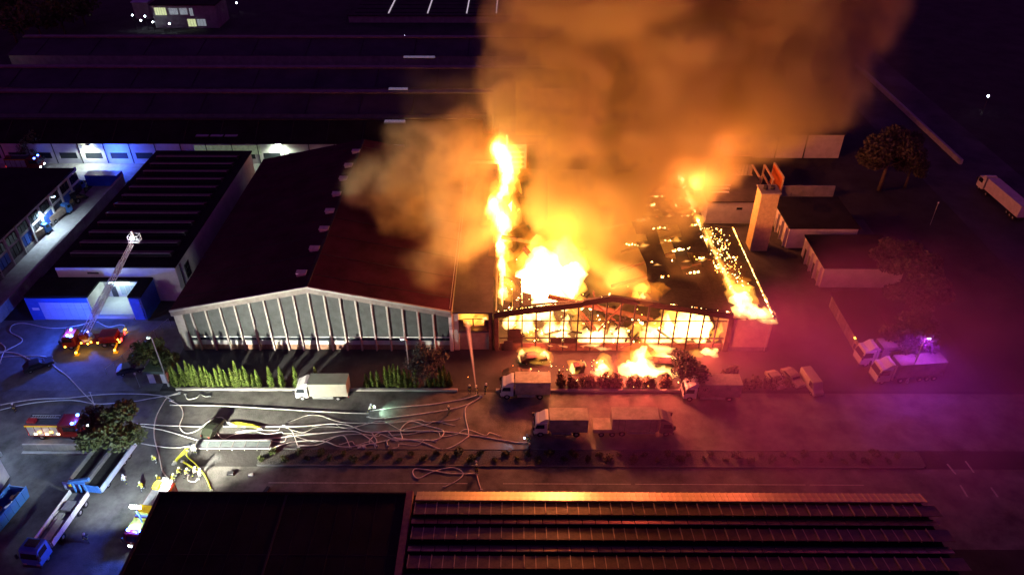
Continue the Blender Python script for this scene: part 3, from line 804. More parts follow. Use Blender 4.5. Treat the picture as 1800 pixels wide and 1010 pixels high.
for (nm, x0, x1, y0, y1, h, lab) in (('garage_block', 54.8, 68.5, 128.6, 141, 4.6, 'dark flat garage block beside the chimney'), ('garage_block', 57.2, 72, 114.8, 126, 4.4, 'dark flat garage block nearer, next to the purple lit trees')):
    t = thing(nm, lab, 'building', ((x0 + x1) / 2, y0, 0), group='flat garage blocks on the right')
    flat_block(t, x0, x1, y0, y1, h, WALLP, ROOFD)
    for k in range(4):
        ya = y0 + 1.0 + (y1 - y0 - 1.5) * k / 4
        P(MB().box(x0 - 0.06, x0 - 0.004, ya, ya + 1.6, 0.1, 2.4).build('garage_door', METALD if k % 2 else WALLG, t))
        P(MB().box(x0 - 0.5, x0 - 0.006, ya - 0.35, ya - 0.2, 0, h - 0.2).build('buttress', WALLP, t))
ls = thing('lean_to_shed', 'long low lean-to shed with one glowing lamp on its side', 'shed', (59.5, 93, 0))
P(MB().prism([(57.0, 0), (62.2, 0), (62.2, 3.4), (57.0, 2.7)], 'y', 93.0, 109).build('walls', WALLG, ls))
P(MB().prism([(56.7, 2.66), (62.5, 3.44), (62.5, 3.6), (56.7, 2.82)], 'y', 92.7, 109.3).build('roof', ROOFD, ls))
for k in range(4):
    P(MB().box(56.92, 56.99, 93.6 + 3.9 * k, 96.6 + 3.9 * k, 0.1, 2.3).build('gate_panel', FASCIA, ls))
P(MB().box(56.7, 56.95, 97.0, 97.25, 2.2, 2.45).build('lamp', AMBER, ls))
hut = thing('gate_hut', 'tiny pale gate hut with brown door at the hedge end', 'hut', (-56.8, 88.2, 0))
P(MB().box(-58.3, -55.4, 88.0, 90.4, 0, 2.2).build('walls', WALLP, hut))
P(MB().box(-57.2, -56.2, 87.93, 87.98, 0.05, 2.0).build('door', TIMBER, hut))
P(MB().prism([(87.7, 2.2), (90.7, 2.2), (90.7, 2.5), (87.7, 2.75)], 'x', -58.6, -55.1).build('roof', mat('green_felt', (0.07, 0.1, 0.07), 0.9, var=0.3, scale=2), hut))

# ================================================================== NEAR BUILDINGS AT THE BOTTOM
nb = thing('dark_roof_building', 'large flat dark roof in the foreground at lower left', 'building', (-28, 59, 0))
P(MB().box(-43.4, -13.6, 20, 59.6, 0, 7.6).build('walls', WALLG, nb))
P(MB().box(-43.6, -13.3, 18, 59.9, 7.602, 8.0).build('roof', ROOFD, nb))
P(MB().box(-43.6, -13.3, 59.65, 59.9, 8.002, 8.25).build('roof_edge', ROOFD, nb))
P(MB().box(-43.6, -43.3, 18, 59.6, 8.002, 8.2).build('roof_edge', ROOFM, nb))
for k in range(13):
    x = -41.5 + 2.25 * k
    P(MB().box(x, x + (0.25 if k == 6 else 0.06), 18, 59.6, 8.002, 8.12 if k == 6 else 8.04).build('roof_seam', ROOFM, nb))
for k in range(3):
    P(MB().box(-43, -13.4, 34 + 8.6 * k, 34.08 + 8.6 * k, 8.002, 8.035).build('roof_seam', ROOFM, nb))
rg = thing('ribbed_glass_roof', 'long foreground shed with ribbed skylight rows catching firelight', 'building', (19, 59, 0))
P(MB().box(-12.6, 49.6, 20, 59.6, 0, 6.9).build('walls', WALLG, rg))
P(MB().box(-13.2, -12.4, 20, 60.0, 6.9, 8.5).build('verge', mat('verge_tile', (0.22, 0.12, 0.09), 0.8, var=0.3, scale=2), rg))
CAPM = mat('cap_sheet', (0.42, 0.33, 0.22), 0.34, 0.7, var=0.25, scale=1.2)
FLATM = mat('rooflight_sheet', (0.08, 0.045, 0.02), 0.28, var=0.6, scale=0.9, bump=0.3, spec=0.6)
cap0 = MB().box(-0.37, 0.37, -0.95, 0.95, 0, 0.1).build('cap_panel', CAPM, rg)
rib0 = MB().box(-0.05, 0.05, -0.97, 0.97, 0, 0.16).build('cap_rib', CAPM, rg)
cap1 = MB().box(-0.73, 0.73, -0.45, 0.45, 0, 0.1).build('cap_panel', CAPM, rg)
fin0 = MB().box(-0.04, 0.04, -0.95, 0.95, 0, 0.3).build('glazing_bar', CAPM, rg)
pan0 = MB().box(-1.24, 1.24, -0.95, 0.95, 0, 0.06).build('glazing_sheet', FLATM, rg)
first = {'cap': True, 'rib': True, 'fin': True, 'pan': True, 'cap1': True}
def put(key, proto, name, loc, rx=0.0):
    if first[key]:
        first[key] = False; o = proto
    else:
        o = share(name, proto.data, rg)
    o.location = (loc[0] - 19, loc[1] - 59, loc[2])
    o.rotation_euler = (rx, 0, 0)
for r_ in range(3):
    yc = 59.3 - 3.75 * r_
    if r_ == 0:
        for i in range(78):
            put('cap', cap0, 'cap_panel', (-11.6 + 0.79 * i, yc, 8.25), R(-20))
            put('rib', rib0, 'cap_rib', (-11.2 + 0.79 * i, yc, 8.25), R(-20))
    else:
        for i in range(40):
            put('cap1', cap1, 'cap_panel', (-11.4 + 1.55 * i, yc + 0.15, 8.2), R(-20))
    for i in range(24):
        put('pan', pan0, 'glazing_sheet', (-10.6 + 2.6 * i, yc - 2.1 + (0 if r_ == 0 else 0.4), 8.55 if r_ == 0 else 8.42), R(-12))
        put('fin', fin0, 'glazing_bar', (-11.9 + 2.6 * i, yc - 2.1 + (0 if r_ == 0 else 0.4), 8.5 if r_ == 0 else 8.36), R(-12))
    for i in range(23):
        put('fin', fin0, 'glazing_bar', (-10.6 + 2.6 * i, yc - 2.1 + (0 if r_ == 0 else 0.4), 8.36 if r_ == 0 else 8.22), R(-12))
    P(MB().bar((-12.2, yc - 1.1, 8.2), (49.4, yc - 1.1, 8.2), 0.1, 0.1).build('cap_edge', METALD, rg))
    P(MB().box(-12.3, 49.5, yc - 3.1, yc - 3.02, 7.6, 8.2).build('gutter', METALD, rg))
P(MB().box(-12.4, 49.5, 20, 60.0, 6.91, 7.6).build('roof_deck', ROOFD, rg))
nw = thing('corner_building', 'pale wall corner of a building at the left edge', 'building', (-72, 66, 0))
P(MB().box(-95, -70.2, 40, 69, 0, 7.0).build('walls', WALLP, nw))
P(MB().box(-95.2, -70.0, 39.8, 69.2, 7.002, 7.3).build('roof', ROOFD, nw))
cb = thing('pavement_canopy', 'long narrow glazed canopy with six pale panes beside the planting strip', 'canopy', (-41, 74.6, 0))
for k in range(6):
    P(MB().box(-46.1 + 1.8 * k, -44.36 + 1.8 * k, 73.95, 75.3, 0.5, 0.56).build('roof_pane', mat('canopy_glass', (0.13, 0.16, 0.16), 0.3, var=0.2, scale=1.5), cb))
for k in range(7):
    P(MB().box(-46.2 + 1.8 * k, -46.11 + 1.8 * k, 73.9, 75.35, 0.45, 0.62).build('rafter', WALLG, cb))
    P(MB().box(-46.2 + 1.8 * k, -46.11 + 1.8 * k, 73.9, 74.0, 0, 0.44).build('post', WALLG, cb))
P(MB().box(-46.25, -35.25, 73.8, 73.9, 0.45, 0.65).build('front_beam', WALLG, cb))
P(MB().box(-46.25, -35.25, 75.36, 75.44, 0.45, 0.65).build('rear_beam', WALLG, cb))
ew = thing('street_wall', 'low grey panel wall below the red fire engine', 'wall', (-65, 74.6, 0))
for k in range(5):
    P(MB().box(-70.6 + 2.1 * k, -68.55 + 2.1 * k, 73.7, 73.95, 0, 1.3).build('wall_slab', CONC, ew))
P(MB().box(-70.7, -60.1, 73.0, 73.5, 0, 0.25).build('footing', CONC, ew))

# ================================================================== FIRE
def tongue_mesh(seed, n=18, m_=20):
    r_ = random.Random(seed)
    off = Vector((r_.uniform(0, 50), r_.uniform(0, 50), r_.uniform(0, 50)))
    mb = MB()
    lean = r_.uniform(-0.25, 0.25); lean2 = r_.uniform(-0.2, 0.2)
    mb.v.append((0, 0, -0.05))
    for i in range(1, m_):
        t = i / m_
        rad = (math.sin(PI * min(1, t * 1.9 + 0.12)) if t < 0.2 else 1.0 * (1 - ((t - 0.2) / 0.8)) ** 0.6)
        for j in range(n):
            a = 2 * PI * j / n
            d = Vector((math.cos(a), math.sin(a), 0))
            q = mnoise.noise(d * 1.3 + Vector((0, 0, t * 3.2)) + off)
            q += 0.55 * mnoise.noise(d * 2.6 + Vector((0, 0, t * 7.5)) + off) * (0.4 + t)
            rr = max(0.04, rad * (1 + 0.8 * q)) * 0.5
            sx = lean * t * t + 0.12 * math.sin(t * 6 + seed)
            sy = lean2 * t * t + 0.1 * math.cos(t * 5 + seed)
            mb.v.append((d.x * rr + sx, d.y * rr + sy, t))
    mb.v.append((lean, lean2, 1.0))
    for j in range(n):
        mb.f.append((0, 1 + (j + 1) % n, 1 + j)); mb.mi.append(0)
        last = 1 + (m_ - 2) * n
        mb.f.append((last + j, last + (j + 1) % n, len(mb.v) - 1)); mb.mi.append(0)
    for i in range(m_ - 2):
        for j in range(n):
            a = 1 + i * n
            mb.f.append((a + j, a + (j + 1) % n, a + n + (j + 1) % n, a + n + j)); mb.mi.append(0)
    return mb
def tongues(m_):
    out = []
    for s in range(6):
        o = tongue_mesh(s * 7 + 3).build('tongue', m_, smooth=True)
        out.append(o.data); bpy.data.objects.remove(o)
    return out
TW, TY, TO = tongues(FLW), tongues(FL1), tongues(FL2)
fr_ = random.Random(5)
def fire(label, base, items, light=None, lcol=(1.0, 0.225, 0.07), lrad=1.5, lz=4.0, lx=0.0, ly=0.0):
    """items: (dx, dy, dz, width, height, kind)"""
    t = thing('fire', label, 'fire', base, group='flames of the warehouse fire')
    for (dx, dy, dz, w, h, kd) in items:
        me = fr_.choice({'w': TW, 'y': TY, 'o': TO}[kd])
        share('flame', me, t, (dx, dy, dz), (fr_.uniform(-.15, .15), fr_.uniform(-.1, .25), fr_.uniform(0, 6.28)), (w, w * fr_.uniform(.8, 1.2), h))
    if light:
        lamp('fire_light', 'POINT', (lx, ly, lz), light * 4.0, lcol, t, lrad)
    return t
def flame_ridge(t, path, rads, m_, s, seed, lift=1.5):
    """one ragged sheet of burning gas along a line; path in the thing's own coordinates"""
    n = 16
    off = Vector((seed * 5.3, seed * 2.1, 0))
    mb = MB(); P_ = []
    for i in range(len(path) - 1):
        a, b = Vector(path[i]), Vector(path[i + 1])
        k = max(2, int((b - a).length / 0.3))
        for q_ in range(k):
            f = q_ / k
            P_.append((a.lerp(b, f), rads[i] + (rads[i + 1] - rads[i]) * f))
    P_.append((Vector(path[-1]), rads[-1] * .3))
    L_ = len(P_)
    for i, (c, r_) in enumerate(P_):
        d = (P_[min(i + 1, L_ - 1)][0] - P_[max(i - 1, 0)][0]).normalized()
        sd = d.cross(Vector((0, 0, 1))).normalized()
        e = min(1, i / 4, (L_ - 1 - i) / 4) * .9 + .1
        for j in range(n):
            th = 2 * PI * j / n
            v = sd * math.cos(th) + Vector((0, 0, 1)) * math.sin(th)
            pp = c * 1.0 + v * .5
            q_ = .6 * mnoise.noise(pp * .55 + off) + .75 * mnoise.noise(Vector((pp.x * .8, pp.y * 2.2, pp.z * .8)) + off) + .3 * mnoise.noise(pp * 3.1 + off)
            rr = max(.08, (r_ * s) * (.72 + 1.0 * q_)) * e
            up_ = lift if math.sin(th) > 0 else .5
            mb.v.append(tuple(c + sd * math.cos(th) * rr + Vector((0, 0, math.sin(th) * rr * up_))))
    for i in range(L_ - 1):
        for j in range(n):
            mb.f.append((i * n + j, i * n + (j + 1) % n, (i + 1) * n + (j + 1) % n, (i + 1) * n + j)); mb.mi.append(0)
    mb.f.append(tuple(range(n))[::-1]); mb.mi.append(0)
    mb.f.append(tuple(range((L_ - 1) * n, L_ * n))); mb.mi.append(0)
    return mb.build('flame', m_, t, smooth=True)
# flame front along the valley between link roof and hall
pts = [(884, 540, 7.5, .7), (885, 520, 7.5, .9), (884, 490, 7.5, .75), (882, 460, 7.5, .8), (880, 435, 7.6, 1.0), (884, 412, 7.8, 1.5), (882, 392, 7.8, 1.9), (868, 376, 7.8, 1.7), (864, 362, 7.8, 1.3), (882, 345, 8, 1.0), (890, 325, 8, 1.2), (895, 303, 8, 1.8), (884, 286, 8, 1.9), (876, 268, 8, 1.8), (874, 255, 8, 1.2)]
for sl, lab in ((slice(0, 6), 'flames along the roof valley, nearest the front gable'), (slice(5, 11), 'flames in the middle of the roof valley'), (slice(10, 15), 'flames at the far end of the roof valley')):
    grp = pts[sl]
    b0 = gp(*grp[0][:3])
    t = thing('fire', lab, 'fire', tuple(b0), 0, 'flames of the warehouse fire')
    path = [gp(x, y, z) - b0 for x, y, z, r_ in grp]
    rads = [g_[3] for g_ in grp]
    flame_ridge(t, path, rads, FLW, 1.0, 3 + sl.start, 1.7)
    flame_ridge(t, [p + Vector((.4, 0, .2)) for p in path], rads, FL1, 1.7, 11 + sl.start, 1.6)
    flame_ridge(t, [p + Vector((.8, .3, .4)) for p in path], rads, FL2, 2.7, 23 + sl.start, 1.5)
    mid = path[len(path) // 2]
    lamp('fire_light', 'POINT', (mid.x, mid.y, mid.z + 6.0), 9000, (1.0, 0.22, 0.05), t, 1.8)
# big central blaze
b0 = Vector((6.0, 107.5, 3.2))
it = [(-.5, 0, 0, 7.5, 10.5, 'w'), (1.8, -2, 0, 6.5, 9.0, 'w'), (-3.4, 1, 0, 4.5, 8, 'w'), (0.4, 2, 0, 9, 13, 'y'), (3.0, 0, 0, 7, 11, 'y'), (-2.5, 3, 0, 7, 10, 'y'), (1, 3, 1, 11, 14.5, 'o'), (-4, 5, 1, 8, 10, 'o'), (-1, -5, 0, 4.5, 6.0, 'w'), (4, -5, 0, 4, 5, 'y')]
fire('largest white-hot blaze rising through the fallen roof', b0, it, 14000, lz=12.0, lrad=3, lx=2.0, ly=-7.0)
# fires inside behind the front bays
def inner(x, y, items, lab, light=None):
    fire(lab, Vector((x, y, 0.15)), items, light, lcol=(1.0, 0.11, 0.06), lz=4.5)
inner(-1.0, 99.5, [(0, 0, 2.0, 2.2, 5, 'w'), (3.2, .5, 1.5, 2.6, 5.4, 'w'), (3.6, 0, 0, 2, 3.5, 'y'), (1, 2, 0, 3, 6, 'y')], 'flames behind the leftmost burnt bays', 500)
inner(6.5, 100, [(-1, 0, 0, 1.8, 5.0, 'w'), (2, 1, 0, 1.8, 3.8, 'w'), (4.5, 1.5, 0, 2, 4, 'y'), (0, 2, 0, 3, 5, 'y'), (1, -1.5, .3, 5, 1.9, 'w'), (6, -1.5, .3, 5, 1.9, 'w')], 'flames inside behind the left front bays', 800)
inner(15.0, 100.5, [(-1, -2, .2, 4, 2.2, 'w'), (2.6, -2, .2, 4, 2.2, 'w'), (0, 1, 0, 4, 3.5, 'o'), (6, 0, 0, 2.6, 3.0, 'y'), (9, -2.4, .4, 5, 2.1, 'w')], 'low flames inside under the gable peak', 600)
inner(29.0, 100.0, [(-2.6, 0, 0, 2.6, 6.0, 'w'), (0.6, 0, 0, 4.0, 7.2, 'w'), (3.8, 0, 0, 3.4, 6.2, 'w'), (-5, 0, 0, 3, 5, 'y'), (-1, -1.5, 0, 2.2, 3.6, 'w'), (2.6, -1.6, 0, 2.4, 4.4, 'w'), (0, 2.5, 0, 7, 6.0, 'y'), (5, -1.4, 0, 1.6, 5, 'y')], 'white blaze filling the right front bays', 2200)
# fires on the forecourt
def gfire(px, py, items, lab, light, lz=2.5):
    p = gp(px, py); fire(lab, p, items, light, lcol=(1.0, 0.10, 0.06), lz=lz, lrad=0.8)
gfire(1122, 655, [(0, 0, 0, 3.0, 5.4, 'w'), (-1.6, -.2, 0, 2.6, 3.0, 'w'), (1.6, 0, 0, 3.0, 3.0, 'w'), (3.6, .2, 0, 3.4, 1.9, 'w'), (5.4, .2, 0, 2.6, 1.5, 'w'), (0.3, .6, 0, 3.6, 5.9, 'y'), (3, .6, 0, 4.5, 2.2, 'y'), (-2, .5, 0, 4, 3, 'o'), (.6, 1, 0, 5.5, 6.6, 'o')], 'tall cone of flame on the forecourt before the hall', 4200, 4.5)
gfire(1057, 657, [(0, 0, 0, 2.0, 2.9, 'w'), (-.8, 0, 0, 1.4, 1.6, 'w'), (0.1, .3, 0, 3.2, 3.4, 'y')], 'small pointed flame left of the tall forecourt flame', 900)
gfire(1013, 652, [(-.5, 0, 0, 1.5, 1.6, 'w'), (.8, .2, .2, 1.1, 1.9, 'w'), (0, .3, 0, 2.6, 2.2, 'y')], 'small flame beside a tilted box on the forecourt', 500)
gfire(938, 632, [(-1.4, 0, 0, 1.7, 2.0, 'w'), (0.2, 0, 0, 1.6, 1.2, 'w'), (1.6, .1, 0, 1.6, 2.1, 'w'), (0, .3, 0, 4.6, 2.2, 'y')], 'two-headed flame on a burning car by the hall door', 900)
gfire(1245, 622, [(-.6, 0, 0, 1.8, 1.6, 'w'), (.7, 0, 0, 1.6, 1.3, 'w'), (-2.2, -.2, 0, 2.4, 1.0, 'y')], 'low flame by the right front corner of the hall', 700)
gfire(1170, 640, [(0, 0, 0, 3.4, 1.7, 'w'), (2, -.2, 0, 2.4, 1.2, 'w'), (-1, .4, 0, 4, 2.2, 'y')], 'broad low flame behind the scorched street tree', 900)
# annex roof
b0 = Vector((38.6, 97.5, az))
it = [(0, 0, -.1, 4.2, 1.5, 'w'), (-1.6, .6, -.1, 3.0, 1.6, 'w'), (2.2, -.2, -.1, 3.4, 1.1, 'w'), (-.6, 3, -.1, 3.6, 2.4, 'w'), (-.9, 6, -.1, 2.4, 1.8, 'y'), (0.2, 8.5, -.1, 3.5, 2.2, 'o'), (-.4, 4.5, 0, 5, 3.2, 'y')]
fire('white flames on the near end of the annex roof', b0, it, 1900, lcol=(1.0, 0.12, 0.07), lz=2.5)
t = thing('fire', 'row of flames along the inner edge of the annex roof', 'fire', (36.6, 99, az), 0, 'flames of the warehouse fire')
path = [Vector((.9, 0, 0)), Vector((.5, 5, 0)), Vector((.3, 11, 0)), Vector((0, 17, 0)), Vector((-.1, 25, 0))]
flame_ridge(t, path, [.9, .6, .42, .36, .4], FLW, .9, 41, 1.2)
flame_ridge(t, path, [1.0, .8, .5, .45, .5], FL1, 1.6, 47, 1.3)
path = [Vector((5.5, -1.5, .3)), Vector((5.45, 10, .3)), Vector((5.35, 25.5, .3))]
flame_ridge(t, path, [.3, .16, .2], FLW, .8, 53, 1.2)
lamp('fire_light', 'POINT', (.8, 12, 2.2), 4000, (1.0, 0.2, 0.03), t, 1.0)
# far right end of hall
for (px, py, lab, wd, hh) in ((1222, 330, 'torch-like flame at the far right corner of the hall', 2.6, 4.6), (1212, 360, 'bright flame on the far right eave of the hall', 2.4, 2.6)):
    p = gp(px, py, 7.2)
    fire(lab, p, [(0, 0, 0, wd, hh * .8, 'w'), (.3, .4, 0, wd * 1.5, hh, 'y'), (.4, .6, 0, wd * 2, hh * 1.25, 'o')], 7000, lz=7.0, lrad=2.5)
p = gp(1130, 520, 10.5)
fire('yellow flare behind the gable beam right of the peak', p, [(0, 0, -1, 1.2, 1.8, 'w'), (0, .5, -1.5, 3.0, 3.6, 'y'), (0, 1, -1.5, 5.5, 5.5, 'o'), (2, 1.5, -1.5, 4, 4, 'o')], 1500, lz=2)
p = Vector((-6.8, 98.6, 4.0))
fire('orange blaze behind the upper window of the link', p, [(-1.2, 0, 0, 3.2, 3.3, 'y'), (1.2, 0, 0, 3.2, 3.3, 'y'), (0, .5, 0, 4.5, 3.5, 'o'), (1.7, .2, .2, 1.2, 1.2, 'w')], 700, lz=1.5)
# burning rafters on the right slope and along its eave
for k, (xa_, ya_, xb_, yb_, lab) in enumerate(((34.6, 112, 23, 107, 'burning rafter on the right slope, nearest the gable'), (34.8, 119, 21.5, 113.5, 'burning rafter on the right slope, second from the gable'), (34.8, 123.5, 25, 119.5, 'burning rafter on the right slope, third from the gable'), (34.6, 128, 22.5, 123.5, 'burning rafter on the right slope, fourth from the gable'), (34.4, 134, 24, 131, 'burning rafter on the right slope, farthest from the gable'))):
    def surf(x_, y_):
        return corner(max(0, min(nx, round((x_ - x_0) / (x_1 - x_0) * nx))), max(0, min(ny, round((y_ - y_0) / (y_1 - y_0) * ny))))[2]
    P0 = Vector((xa_, ya_, surf(xa_, ya_)))
    t = thing('fire', lab, 'fire', tuple(P0), 0, 'flames of the warehouse fire')
    for (f0, f1) in ((.02, .2), (.3, .48), (.56, .66), (.78, .95)):
        if (k + int(f0 * 10)) % 4 == 1: continue
        path = []
        for f in (f0, (f0 + f1) / 2, f1):
            x_, y_ = xa_ + (xb_ - xa_) * f, ya_ + (yb_ - ya_) * f
            path.append(Vector((x_, y_, surf(x_, y_) + .25)) - P0)
        flame_ridge(t, path, [.22, .3, .2], FLW, .8, 61 + k, 1.3)
        flame_ridge(t, path, [.3, .45, .3], FL1, 1.5, 67 + k, 1.4)
t = thing('fire', 'broken line of flame along the right eave of the hall', 'fire', (35.3, 108, 7.6), 0, 'flames of the warehouse fire')
for (a_, b_, r_) in ((8, 13, .35), (15, 20, .5), (21.5, 24, .3), (26, 31, .55), (33, 38, .7)):
    flame_ridge(t, [Vector((0, a_, 0)), Vector((.1, (a_ + b_) / 2, .2)), Vector((0, b_, 0))], [r_ * .6, r_, r_ * .6], FLW, 1.0, 71 + a_, 1.5)
    flame_ridge(t, [Vector((0, a_, 0)), Vector((.2, (a_ + b_) / 2, .3)), Vector((0, b_, 0))], [r_ * .8, r_ * 1.3, r_ * .8], FL1, 1.6, 77 + a_, 1.6)
# embers: glowing scraps lying on the annex roof, the purlins and the debris
er = random.Random(21)
em0 = bpy.data.meshes.new('ember'); bm = bmesh.new(); bmesh.ops.create_icosphere(bm, subdivisions=1, radius=0.5)
for v in bm.verts: v.co *= er.uniform(0.7, 1.3)
bm.to_mesh(em0); bm.free(); em0.materials.append(EMBERH)
em1 = em0.copy(); em1.materials.clear(); em1.materials.append(EMBER)
def embers(label, base, spots, group='glowing embers on the ruins'):
    t = thing('ember_bed', label, 'embers', base, group=group)
    for (x, y, z, s) in spots:
        share('ember', em0 if er.random() < 0.6 else em1, t, (x - base[0], y - base[1], z - base[2]), (er.uniform(0, 3), er.uniform(0, 3), er.uniform(0, 3)), (s * er.uniform(.3, 1.9), s * er.uniform(.3, 1.3), s * .5))
    return t
embers('string of embers along the outer edge of the annex roof', (ax1 - 0.3, HY0, az), [(ax1 - 0.28 + er.uniform(-.06, .06), HY0 + 0.2 + 0.36 * k + er.uniform(-.12, .12), az + 0.32, er.uniform(.1, .3)) for k in range(78)])
embers('embers strewn over the middle of the annex roof', (39, 110, az), [(er.gauss(38.4, 1.1), er.uniform(104, 125), az + 0.08, er.uniform(.06, .3)) for k in range(150)])
sp = []
for (xa_, ya_, xb_, yb_) in ((35, 108, 24, 104.5), (35, 113, 21, 108), (35, 116, 26, 113), (35, 119.5, 20, 114), (35, 124, 22, 119.5), (35, 128, 23, 124), (35, 132, 21, 129), (34, 136, 22, 134)):
    for k in range(34):
        t_ = er.random()
        if mnoise.noise(Vector((t_ * 4, ya_, 0))) < 0.02: continue
        x_ = xa_ + (xb_ - xa_) * t_; y_ = ya_ + (yb_ - ya_) * t_ + er.uniform(-.25, .25)
        c_ = corner(max(0, min(nx, round((x_ - x_0) / (x_1 - x_0) * nx))), max(0, min(ny, round((y_ - y_0) / (y_1 - y_0) * ny))))
        sp.append((x_, y_, c_[2] + 0.15, er.uniform(.1, .45)))
embers('embers along the sagging roof beams of the hall', (27, 118, 7), sp)
embers('embers dotting the scrap of roof by the left valley', (0, 100, 8), [(er.uniform(-1.9, 2.6), er.uniform(97.4, 105.5), 0, er.uniform(.08, .3)) for k in range(0)] + [(x_, y_, bz(x_) - 0.25 - 0.23 * (x_ + 2), er.uniform(.08, .3)) for x_, y_ in [(er.uniform(-1.9, 2.4), er.uniform(97.4, 105.5)) for k in range(70)]])
embers('embers glowing along the charred gable beam', (16, HY0, 9), [(x_, HY0 - 0.1, bz(x_) + 0.12, er.uniform(.08, .24)) for x_ in [er.uniform(-3, 35) for k in range(60)]])
embers('embers scattered on the hall floor', (16, 105, 0.2), [(er.uniform(-2, 34), HY0 + 1 + abs(er.gauss(0, 8)), 0.3, er.uniform(.15, .6)) for k in range(150)])
embers('embers scattered on the forecourt before the hall', (16, 92, 0.02), [(er.gauss(14, 9), er.uniform(87.5, 94), 0.06, er.uniform(.06, .22)) for k in range(70)])
embers('embers on the right eave of the hall', (35.2, 125, 7.6), [(35.2 + er.gauss(0, .3), er.uniform(108, 146), 7.7 + er.uniform(0, .3), er.uniform(.15, .6)) for k in range(80)])

# ================================================================== SMOKE (soft grid volumes)
def smoke(name, label, blobs, voxel, dens, col, noise_scale, seed, lo=0.42, hi=0.62, aniso=0.1, absorb=0.0):
    """blobs: (x, y, z, radius, weight) in metres"""
    mn = [min(b[i] - b[3] * 1.25 for b in blobs) for i in range(3)]
    mx = [max(b[i] + b[3] * 1.25 for b in blobs) for i in range(3)]
    mn[2] = max(mn[2], 0.3)
    ng = bpy.data.node_groups.new(name, 'GeometryNodeTree')
    ng.interface.new_socket('Geometry', in_out='INPUT', socket_type='NodeSocketGeometry')
    ng.interface.new_socket('Geometry', in_out='OUTPUT', socket_type='NodeSocketGeometry')
    N, L = ng.nodes, ng.links
    out = N.new('NodeGroupOutput')
    vc = N.new('GeometryNodeVolumeCube')
    vc.inputs['Min'].default_value = mn
    vc.inputs['Max'].default_value = mx
    for i, a in enumerate('XYZ'):
        vc.inputs['Resolution ' + a].default_value = max(8, int((mx[i] - mn[i]) / voxel))
    pos = N.new('GeometryNodeInputPosition')
    # turbulent warp of the position
    nw_ = N.new('ShaderNodeTexNoise'); nw_.inputs['Scale'].default_value = noise_scale; nw_.inputs['Detail'].default_value = 4
    L.new(pos.outputs[0], nw_.inputs['Vector'])
    sub = N.new('ShaderNodeVectorMath'); sub.operation = 'SUBTRACT'; sub.inputs[1].default_value = (0.5, 0.5, 0.5)
    L.new(nw_.outputs['Color'], sub.inputs[0])
    scl = N.new('ShaderNodeVectorMath'); scl.operation = 'SCALE'; scl.inputs['Scale'].default_value = 1.15 / noise_scale
    L.new(sub.outputs[0], scl.inputs[0])
    wp = N.new('ShaderNodeVectorMath'); wp.operation = 'ADD'
    L.new(pos.outputs[0], wp.inputs[0]); L.new(scl.outputs[0], wp.inputs[1])
    acc = None
    for (x, y, z, r_, w) in blobs:
        d = N.new('ShaderNodeVectorMath'); d.operation = 'DISTANCE'; d.inputs[1].default_value = (x, y, z)
        L.new(wp.outputs[0], d.inputs[0])
        mr = N.new('ShaderNodeMapRange'); mr.interpolation_type = 'SMOOTHSTEP'
        mr.inputs['From Min'].default_value = r_; mr.inputs['From Max'].default_value = r_ * 0.62
        mr.inputs['To Min'].default_value = 0; mr.inputs['To Max'].default_value = w
        L.new(d.outputs['Value'], mr.inputs['Value'])
        if acc is None:
            acc = mr.outputs['Result']
        else:
            a = N.new('ShaderNodeMath'); a.operation = 'MAXIMUM'
            L.new(acc, a.inputs[0]); L.new(mr.outputs['Result'], a.inputs[1])
            acc = a.outputs[0]
    n2 = N.new('ShaderNodeTexNoise'); n2.inputs['Scale'].default_value = noise_scale * 2.4; n2.inputs['Detail'].default_value = 5; n2.inputs['Roughness'].default_value = 0.55
    o2 = N.new('ShaderNodeVectorMath'); o2.operation = 'ADD'; o2.inputs[1].default_value = (seed * 13.7, seed * 3.1, 0)
    L.new(wp.outputs[0], o2.inputs[0]); L.new(o2.outputs[0], n2.inputs['Vector'])
    m2 = N.new('ShaderNodeMapRange'); m2.inputs['From Min'].default_value = lo; m2.inputs['From Max'].default_value = hi
    m2.inputs['To Min'].default_value = 0.12; m2.inputs['To Max'].default_value = 1.0
    L.new(n2.outputs['Fac'], m2.inputs['Value'])
    ml = N.new('ShaderNodeMath'); ml.operation = 'MULTIPLY'
    L.new(acc, ml.inputs[0]); L.new(m2.outputs['Result'], ml.inputs[1])
    L.new(ml.outputs[0], vc.inputs['Density'])
    m = bpy.data.materials.new(name); m.use_nodes = True
    n, l = m.node_tree.nodes, m.node_tree.links
    n.clear()
    mo = n.new('ShaderNodeOutputMaterial'); pv = n.new('ShaderNodeVolumePrincipled')
    pv.inputs['Color'].default_value = tuple(col) + (1,)
    pv.inputs['Density'].default_value = dens
    pv.inputs['Anisotropy'].default_value = aniso
    l.new(pv.outputs[0], mo.inputs['Volume'])
    sm = N.new('GeometryNodeSetMaterial'); sm.inputs['Material'].default_value = m
    L.new(vc.outputs['Volume'], sm.inputs['Geometry']); L.new(sm.outputs[0], out.inputs[0])
    me = bpy.data.meshes.new(name); me.from_pydata([(0, 0, 0)], [], [])
    me.materials.append(m)
    o = bpy.data.objects.new(name, me); C.objects.link(o)
    md = o.modifiers.new('smoke', 'NODES'); md.node_group = ng
    tag(o, label, 'smoke', None, 'stuff')
    return o
def blob(px, py, y, rpx, w=1.0):
    p = gy(px, py, y)
    dep = (p - Vector((0, 0, CAM_H))).dot(Vector(_fw))
    return (p.x, p.y, p.z, rpx * dep / CAM_F, w)
